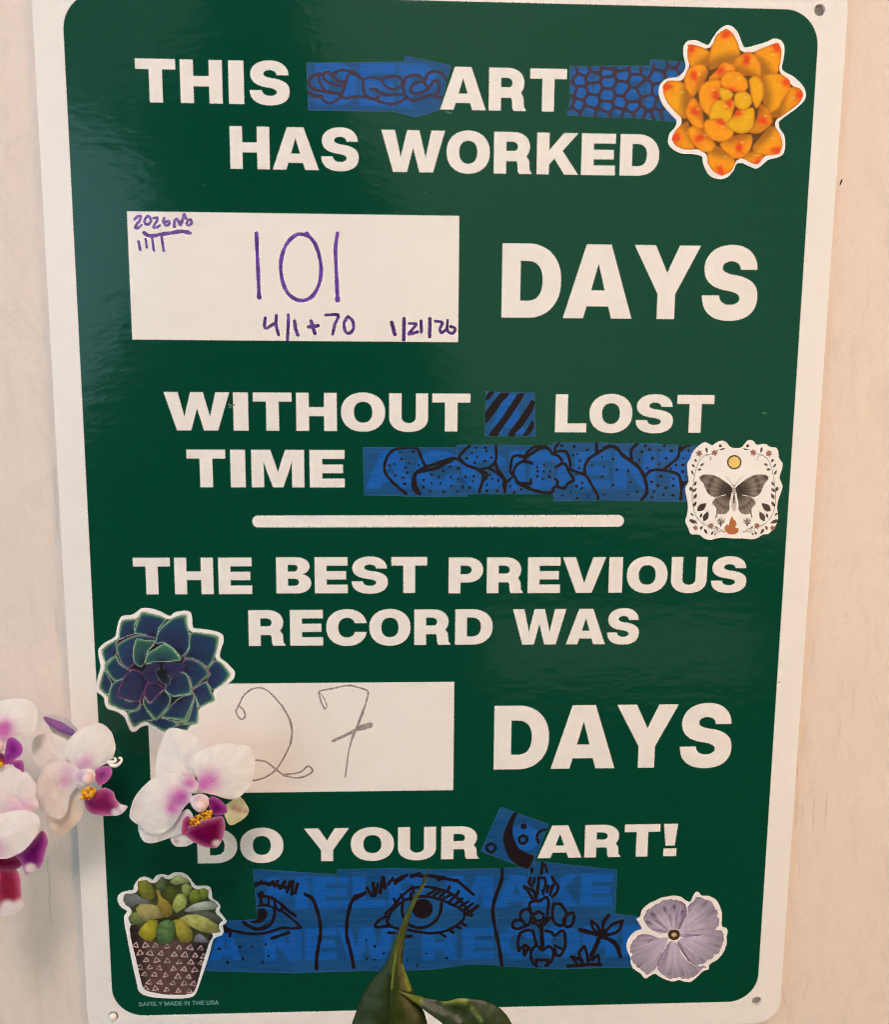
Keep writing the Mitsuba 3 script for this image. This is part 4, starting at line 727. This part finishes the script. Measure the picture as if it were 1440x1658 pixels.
WHITE, PINK, MAGENTA = np.array([0.87, 0.815, 0.77]), np.array([0.60, 0.085, 0.44]), np.array([0.24, 0.004, 0.085])
def flushed(bl, spots=(), r=4.0, warm=None, amount=0.95, veins=0.0, base=WHITE, tint=PINK):
    """White petal colour with flushes of pink round some points."""
    q = [(bl.loc([s[:2]])[0], (s[2] if len(s) > 2 else r)) for s in spots]
    def fn(p, d):
        n = meshkit.fbm(np.c_[p * 0.25, np.full(len(p), 2.0)], 3, 8)[:, None]
        col = base * (0.95 + 0.10 * n)
        if q:
            s0 = q[0][0]; a = np.arctan2(p[:, 1] - s0[1], p[:, 0] - s0[0]); rr0 = np.linalg.norm(p - s0, axis=1)
            vv = np.abs(np.sin(a * 9 + 0.5 * np.sin(rr0 * 0.5))) ** 24 * smooth01((rr0 - 2) / 4) * smooth01((d - 0.5) / 3)
            col = col * (1 - 0.05 * vv[:, None] * np.array([.6, 1.3, .8]))
        for s, rr in q:
            w = np.exp(-(np.linalg.norm(p - s, axis=1) / rr) ** 2)
            if veins:
                a = np.arctan2(p[:, 1] - s[1], p[:, 0] - s[0])
                w = w * (1 - veins + veins * (0.5 + 0.5 * np.sin(a * 16)) )
            w = (amount * w)[:, None].clip(0, 1)
            col = col * (1 - w) + w * tint
        return col
    return fn

def lip_color(bl, pale=None, pale_r=3.0, base=MAGENTA, streak=None, rim=0.7):
    ps = [bl.loc([q])[0] for q in (pale or [])]
    def fn(p, d):
        n = meshkit.fbm(np.c_[p * 0.5, np.full(len(p), 4.0)], 3, 6)[:, None]
        col = base * (0.7 + 0.7 * n) * (1 - 0.35 * smooth01((d - 1.0) / 3.0))[:, None] + 0.02 * np.exp(-(d / 2) ** 2)[:, None] * np.array([3.5, 1.0, 2.6])
        w = (rim * (0.75 * np.exp(-(d / 0.6) ** 2) + 0.45 * np.exp(-(d / 1.8) ** 2)))[:, None]
        col = col * (1 - w) + w * np.array([0.66, 0.30, 0.46])
        for s in ps:
            w = (0.95 * smooth01((pale_r - np.linalg.norm(p - s, axis=1)) / (0.7 * pale_r)))[:, None]
            col = col * (1 - w) + w * np.array([.80, .70, .70])
        return col
    return fn

def ball(bl, key, x, y, off, rx, ry, rz, color, label=None, bumps=0.0):
    m = trimesh.creation.icosphere(4); v = np.array(m.vertices)
    if bumps: v = v * (1 + bumps * (meshkit.noise(v * 5.0, 3)[:, None] - 0.5))
    v = v * np.array([rx, ry, rz]); c = bl.loc([(x, y)])[0]
    col = color(v) if callable(color) else np.broadcast_to(color, v.shape)
    key = key_for(key)
    scene[key] = mikit.ply((bl.world(v + [c[0], c[1], off]), np.array(m.faces)), 'm_flesh', True, color=np.clip(col, .003, .92))
    if label: labels[key] = {'label': label}

def callus(bl, key, outline, off, seed):
    """The knobbly yellow callus with red specks at the throat."""
    g = Polygon(bl.loc(blob(outline).exterior.coords)).buffer(0)
    x0, y0, x1, y1 = g.bounds; rng = np.random.default_rng(seed); ms, cs = [], []
    while len(ms) < 100:
        q = np.array([rng.uniform(x0, x1), rng.uniform(y0, y1)])
        if not g.contains(Point(*q)): continue
        m = trimesh.creation.icosphere(2); r = rng.uniform(0.4, 0.75)
        m.vertices = m.vertices * [r, r * 0.75, r * 1.1] + [q[0], q[1], off + rng.uniform(-.3, .5)]
        ms.append(m); c = C(150, 60, 20) if rng.random() < 0.3 else C(232, 160, 20) * rng.uniform(.7, 1.15)
        cs.append(np.broadcast_to(c, (len(m.vertices), 3)))
    m = trimesh.util.concatenate(ms)
    scene[key] = mikit.ply((bl.world(np.array(m.vertices)), np.array(m.faces)), 'm_flesh', True, color=np.clip(np.vstack(cs), .003, .9))
    labels[key] = {'label': 'knobbly yellow throat with red specks'}

def pedicel(bl, key, x, y, drop):
    c = bl.loc([(x, y)])[0]; p = np.array([[c[0], c[1], -6.0], [c[0] - 1.5, c[1] - 0.5, -12.0], [c[0] - 5, c[1] + drop, -17.0]])
    m = trimesh.util.concatenate([trimesh.creation.cylinder(0.8, segment=[p[i], p[i + 1]], sections=12) for i in range(2)] + [trimesh.creation.icosphere(2, 0.8).apply_translation(q) for q in p])
    scene[key] = mikit.ply((bl.world(np.array(m.vertices)), np.array(m.faces)), 'm_flesh', False, color=np.broadcast_to([0.13, 0.22, 0.07], (len(m.vertices), 3)))
    labels[key] = {'label': 'short green flower stalk behind the petals'}

OG = 'orchid flowers in front of the left side of the sign'
def bloom(label, at, ax, ay, per_mm):
    return thing('orchid_flower', label, 'flower', OG), Bloom(at, ax, ay, per_mm)

# the bloom in front of the lower writing box; sheet at 6.26 per survey unit
k, b = bloom('white orchid with a magenta lip overlapping the letter D of DO', (-0.1110, -0.0320, -0.1095), (325 - 200) * 6.26, (1290 - 1170) * 6.26, 6.26 / 0.2806)
petal(b, k + '__sepal', "440,1210 560,1140 640,1060 740,1180 690,1250 600,1300 490,1300", -6, flushed(b, [(500, 1240, 1.2)], amount=.7, tint=C(140, 80, 130)), 1.5, 3, (0, 0.15), n=5)
petal(b, k + '__sepal', "980,900 1050,840 1150,790 1210,860 1240,940 1200,1010 1100,1075 1040,1080 1000,1000", -7, flushed(b, [(1150, 925, 1.6), (1210, 945, 1.2), (1090, 905, 1.4)], base=C(228, 212, 160), amount=.6, tint=C(170, 70, 110)), 1.5, 3, (-0.1, 0.1), n=5)
petal(b, k + '__sepal', "115,1050 200,1060 340,1090 470,1050 540,960 640,880 700,960 610,1120 480,1180 400,1215 260,1255 170,1240 120,1150", -4, flushed(b, [(620, 1000, 3)], amount=.25), 2.2, 3.5, (0.1, 0.12))
petal(b, k + '__sepal', "320,540 310,450 330,320 380,180 420,90 480,68 560,75 660,110 740,180 795,265 790,400 740,500 700,600 560,620 400,600", -2.5, flushed(b, [(650, 590, 3.2)], amount=.6), 2.6, 5, (0.05, -0.1), fold=(((560, 100), (610, 500)), -0.8, 3.5))
petal(b, k + '__petal', "60,890 90,790 150,700 260,590 380,530 520,500 600,520 640,600 690,670 710,760 640,830 580,920 520,1020 440,1090 340,1130 240,1120 140,1040 60,970", 0, flushed(b, [(560, 770, 5.0), (600, 720, 3.6), (500, 860, 2.8)], veins=.25), 3.2, 5, (0.08, 0.02), wave=0.8)
petal(b, k + '__petal', "700,380 745,310 860,240 1000,205 1150,205 1270,230 1330,320 1330,450 1310,580 1250,680 1160,760 1080,770 960,730 860,700 780,640 770,560", 1, flushed(b, [(885, 565, 5.2), (800, 620, 3.6)], veins=.25), 3.4, 5, (-0.08, 0.03), wave=0.8)
petal(b, k + '__petal_flush', "600,545 680,520 750,560 775,620 740,690 690,690 640,650 605,600", 2.4, flushed(b, [(690, 590, 3.6)], amount=.85), 1.0, 1.8, label='pink ridge at the heart of the bloom')
petal(b, k + '__throat', "700,760 730,710 790,690 850,700 890,740 880,820 820,850 740,840", 4.2, flushed(b, [(790, 730, 3.0)], amount=.45), 1.2, 1.6, label='pale pink hood round the column')
lp = petal(b, k + '__lip', "640,1080 700,1000 850,930 960,900 1045,900 1060,1000 1040,1110 1010,1180 960,1245 900,1245 820,1230 740,1190 680,1140", 4.5, lip_color(b, [(965, 1195)], 2.6), 2.2, 4, (0, 0.35), fold=(((870, 940), (900, 1200)), -1.2, 3.0), wave=1.0, label='broad magenta lip with a pale notch at its tip')
petal(b, k + '__lip_lobe', "630,1060 640,950 680,905 735,950 730,1010 690,1080 650,1095", 5.5, lip_color(b, rim=.4), 1.2, 2, (-0.5, 0), label='magenta side lobe of the lip')
petal(b, k + '__lip_lobe', "880,740 940,712 1020,740 1080,790 1090,850 1040,885 950,900 900,860 885,800", 5.5, lip_color(b, rim=.25, base=C(128, 14, 92)), 1.6, 2.2, (0.35, 0), label='magenta side lobe of the lip')
callus(b, k + '__callus', "705,940 780,890 880,840 935,850 905,920 820,970 740,1000", 7.2, 1)
pedicel(b, k + '__stalk', 700, 640, 4)
ball(b, k + '__column', 822, 788, 7.6, 3.0, 3.0, 2.6, np.array([0.76, .54, .52]), 'round pale pink column tip')

# the bloom seen half from the side, in front of the sign's white border
k, b = bloom('white orchid turned to the right, crossing the white left border of the sign', (-0.1595, -0.0300, -0.0994), 150 * 6.26, (1255 - 1120) * 6.26, 6.26 / 0.2794)
petal(b, k + '__sepal', "420,1290 500,1280 640,1230 700,1100 760,980 830,1050 845,1150 790,1300 680,1430 560,1510 460,1530 435,1420", -5, flushed(b, (), base=np.array([.86, .75, .66])), 2.5, 4, (0.1, 0.15))
petal(b, k + '__sepal', "285,560 330,470 420,440 540,450 650,490 720,560 720,680 640,780 400,810 320,720", -2.5, flushed(b, [(700, 740, 3)], amount=.4), 2.5, 5, (0.15, -0.05))
petal(b, k + '__petal', "660,580 690,500 760,420 860,360 980,320 1070,360 1130,440 1160,560 1140,660 1090,720 980,770 900,810 800,780 720,700 670,650", -1, flushed(b, [(850, 740, 3.8), (900, 690, 3.0)], amount=.55, veins=.4), 3.4, 5, (-0.1, -0.1), wave=.6)
petal(b, k + '__petal', "335,1040 370,930 420,800 520,720 640,690 760,730 840,800 850,900 780,960 720,1040 700,1150 670,1240 600,1280 500,1255 400,1200 340,1120", 0, flushed(b, [(720, 770, 3.6), (700, 880, 3.2), (660, 900, 4)], amount=.4, veins=.4), 3.4, 5, (0.12, 0), wave=.6)
petal(b, k + '__throat', "780,800 860,760 960,760 1000,820 960,900 870,930 800,900", 3.4, flushed(b, [(850, 840, 3)], amount=.5), 1.4, 2, label='pale pink hood round the column')
petal(b, k + '__lip', "845,960 930,1030 1030,960 1120,940 1185,975 1205,1050 1255,1105 1330,1122 1285,1190 1200,1230 1040,1237 940,1222 880,1150", 3, lip_color(b, [(1290, 1140), (1210, 1205)], 3.6, base=np.array([0.34, 0.022, 0.14])), 2.0, 3.5, (0.15, 0.2), wave=.8, label='pointed magenta lip with a pale tip')
petal(b, k + '__lip_lobe', "985,780 1060,735 1150,742 1172,790 1140,860 1080,910 1030,925 990,860", 3, lip_color(b, rim=.35, base=np.array([0.36, 0.055, 0.26])), 1.5, 2.2, (0.2, -.1), label='magenta side lobe of the lip')
callus(b, k + '__callus', "868,970 950,925 1010,945 1005,1010 940,1055 880,1035", 6.0, 2)
pedicel(b, k + '__stalk', 740, 860, 4)
ball(b, k + '__column', 940, 842, 6.2, 2.3, 2.9, 2.2, np.array([0.76, .56, .52]), 'round pale pink column tip')
def tendril(bl, key, path, off, r):
    c = curve(bl.loc(pts(path)), n=8); ms = []
    p3 = np.c_[c, np.full(len(c), off)]
    tube_v, tube_f = [], []
    t = np.gradient(p3, axis=0); t /= np.linalg.norm(t, axis=1, keepdims=True)
    nrm = np.cross(t, [0, 0, 1.0]); nrm /= np.linalg.norm(nrm, axis=1, keepdims=True) + 1e-9; bn = np.cross(t, nrm)
    S = 10; ang = np.arange(S) * 2 * np.pi / S
    rr = r * np.linspace(1.25, 0.45, len(p3))[:, None, None]
    v = (p3[:, None] + rr * (np.cos(ang)[None, :, None] * nrm[:, None] + np.sin(ang)[None, :, None] * bn[:, None])).reshape(-1, 3)
    f = []
    for i in range(len(p3) - 1):
        for j in range(S):
            a0, a1 = i * S + j, i * S + (j + 1) % S
            f += [[a0, a1 + S, a0 + S], [a0, a1, a1 + S]]
    key = key_for(key)
    scene[key] = mikit.ply((bl.world(v), np.array(f)), 'm_flesh', True, color=np.broadcast_to(WHITE, (len(v), 3)))
    labels[key] = {'label': 'thin white curled tendril of the lip'}
tendril(b, k + '__tendril', "1110,705 1150,700 1185,690 1185,665 1165,655", 2.0, 0.75)
tendril(b, k + '__tendril', "1130,725 1180,738 1225,715 1248,680 1235,655 1215,665", 2.0, 0.75)

# the bloom cut off by the left edge of the picture, upper
k, b = bloom('white orchid at the far left with purple lip lobes, highest of the group', (-0.1971, -0.0360, -0.0803), 0, (1200 - 1120) * 6.26, 6.26 / 0.2728)
petal(b, k + '__petal', "-260,180 -120,110 0,98 100,80 230,85 310,120 352,190 358,300 330,400 270,452 180,450 90,500 -20,520 -200,480", -2, flushed(b, [(20, 410, 5.0), (60, 350, 3)], amount=.85), 3.2, 5, (-0.05, -0.05), wave=.5)
petal(b, k + '__lip_lobe', "60,720 70,560 100,465 160,452 230,490 272,550 250,620 180,670 110,712", 2, lip_color(b, rim=.2, base=C(146, 40, 126)), 2.4, 3, (0.3, 0), label='rounded purple side lobe of the lip')
petal(b, k + '__lip_lobe', "60,742 120,700 180,684 250,690 270,800 245,810 150,760", 1, lip_color(b, rim=.35, base=C(136, 32, 104)), 1.4, 2, (0.1, 0), label='lower purple lobe of the lip')
petal(b, k + '__lip', "-160,820 -60,760 40,740 70,700 60,640 -60,600 -180,640", 0, lip_color(b, rim=.3), 1.5, 3)
callus(b, k + '__callus', "-60,680 20,650 75,660 70,720 10,750 -60,750", 5, 3)
pedicel(b, k + '__stalk', -20, 430, 4)
ball(b, k + '__column', 22, 535, 4, 2.4, 3.0, 2.2, np.array([0.80, .60, .66]), 'round pale pink column tip')

# lower bloom at the left edge
k, b = bloom('pale pink orchid at the left edge with a hanging crimson lip, lowest one', (-0.1902, -0.0450, -0.1109), 20 * 6.26, (1320 - 1120) * 6.26, 6.26 / 0.2705)
petal(b, k + '__lip', "260,1560 330,1500 390,1432 440,1470 455,1560 430,1640 400,1740 360,1820 300,1850 215,1895 190,1830 150,1740 60,1680 150,1660", -5, lip_color(b, [(265, 1830)], 3.6, base=C(128, 24, 104), rim=.5), 2, 3.5, (0.1, 0), wave=.8, label='purple lip with a white tip')
petal(b, k + '__lip_lobe', "-160,1680 -20,1690 80,1705 170,1765 140,1830 60,1860 -60,1870 -160,1850", -7, lip_color(b, rim=.2, base=C(120, 18, 50)), 1.5, 3, label='dark red lobe of the lip')
petal(b, k + '__lip_lobe', "-120,1860 20,1850 85,1865 125,1960 135,2150 155,2255 70,2330 0,2345 -120,2330", -9, lip_color(b, [(60, 2300), (-40, 2330), (140, 2250), (0, 2260)], 5.0, base=C(160, 36, 60), rim=.45), 2.5, 4, (0, .05), label='hanging crimson lobe fading to cream at its tip')
petal(b, k + '__petal', "-220,820 -80,760 0,755 80,742 180,770 260,830 320,900 350,980 335,1060 365,1190 250,1240 100,1260 -60,1260 -220,1230", -3, flushed(b, [(120, 1190, 5), (260, 1170, 4)], base=np.array([.86, .76, .73]), amount=.4, veins=.4), 3, 5, (0, 0.08), fold=(((150, 1090), (200, 1200)), 1.0, 1.0))
petal(b, k + '__petal', "-220,1300 -80,1230 0,1226 150,1190 300,1182 395,1230 432,1300 412,1380 350,1500 250,1600 120,1662 0,1672 -220,1640", 2, flushed(b, [(-30, 1560, 5)], base=np.array([.86, .79, .76]), amount=.7), 4.2, 5, (0, 0.0), wave=.5)

# bud above the half turned bloom
k = thing('orchid_bud', 'slim purple bud in a pale sheath above the orchids, left of the sign', 'bud')
b = Bloom((-0.1769, -0.0200, -0.0811), 95 * 6.26, (1180 - 1120) * 6.26, 6.26 / 0.2832)
petal(b, k + '__sheath', "425,262 470,245 540,238 600,250 690,310 760,400 740,450 690,495 600,462 510,420 450,320", -3, flushed(b, (), base=np.array([.62, .60, .62])), 1.6, 3)
petal(b, k + '__bud', "446,248 520,263 640,308 762,395 722,440 620,402 520,345 470,300", 0.5, lambda p, d: C(150, 96, 146) * (0.8 + 0.4 * meshkit.fbm(np.c_[p * 0.5, p[:, :1]], 3, 2)[:, None]) - 0.02 * np.exp(-(d / .4) ** 2)[:, None], 2.2, 1.8, label='folded purple bud')

# the leafy plant rising from below
k = thing('leafy_plant', 'dark green pointed plant leaves rising in front of the bottom edge of the sign', 'plant')
b = Bloom((-0.0226, -0.0750, -0.1773), (640 - 540) * 4.235, (1600 - 1500) * 4.235, 4.235 / 0.2635)
def leaf_color(bl, highlight_lines, base=np.array([0.019, 0.031, 0.003]), hi=np.array([0.20, 0.235, 0.03])):  # lime highlights painted into the leaf colour along ridge lines
    ls = [(LineString(bl.loc(pts(m))), w, a) for m, w, a in highlight_lines]
    def fn(p, d):
        n = meshkit.fbm(np.c_[p[:, :1] * 0.9, p[:, 1:] * 0.08, np.full((len(p), 1), 3.0)], 3, 4)[:, None]
        col = base * (0.6 + 0.8 * n)
        for l, w, a in ls:
            t = (a * np.exp(-(shapely.distance(l, shapely.points(p)) / w) ** 2))[:, None]
            col = col * (1 - t) + t * hi
        return col
    return fn
petal(b, k + '__leaf', "654,-366 622,-305 560,-228 522,-150 484,-68 452,20 421,90 392,180 362,249 320,310 271,368 200,480 130,670 90,800 60,960 400,960 396,700 400,500 402,400 410,300 428,170 452,80 500,-50 545,-130 590,-228 632,-305", 0, leaf_color(b, [("412,300 432,170 456,80 504,-50 590,-225 650,-360", 1.2, .35)]), 1.6, 2.0, (0.35, -0.10), refine=1.2, thick=0.6, mat='m_leaf', n=4, label='long dark leaf half left of the keel')
petal(b, k + '__leaf', "656,-366 640,-305 608,-228 570,-150 530,-68 506,20 488,90 478,180 474,249 492,310 515,368 548,455 600,560 640,670 680,960 380,960 390,700 394,500 397,400 405,300 424,165 448,78 496,-52 541,-132 586,-230 628,-307", 0.6, leaf_color(b, [("478,262 500,340 522,430", 0.9, .95), ("405,300 440,110 470,20 520,-90", .7, .75), ("396,400 404,310", .7, .8)]), 1.6, 1.6, (-0.45, -0.10), refine=1.2, thick=0.6, mat='m_leaf', n=4, label='long dark leaf half right of the keel')
petal(b, k + '__leaf', "405,405 430,418 540,440 640,470 760,482 850,455 920,455 1020,460 1110,490 1180,545 1220,610 1262,670 1330,800 1360,960 1100,960 960,780 820,668 740,600 640,540 560,490 480,440", 9, leaf_color(b, [("760,478 840,455 905,460", 1.1, 1.0), ("945,500 980,540 1010,570", .6, .7), ("415,415 520,445 600,480", 1.4, .55)]), 2.5, 3, (0.05, -0.3), fold=(((600, 470), (900, 560), (1150, 800)), 1.6, 2.4), refine=1.2, thick=0.6, mat='m_leaf', n=4, label='curling leaf bending to the right')
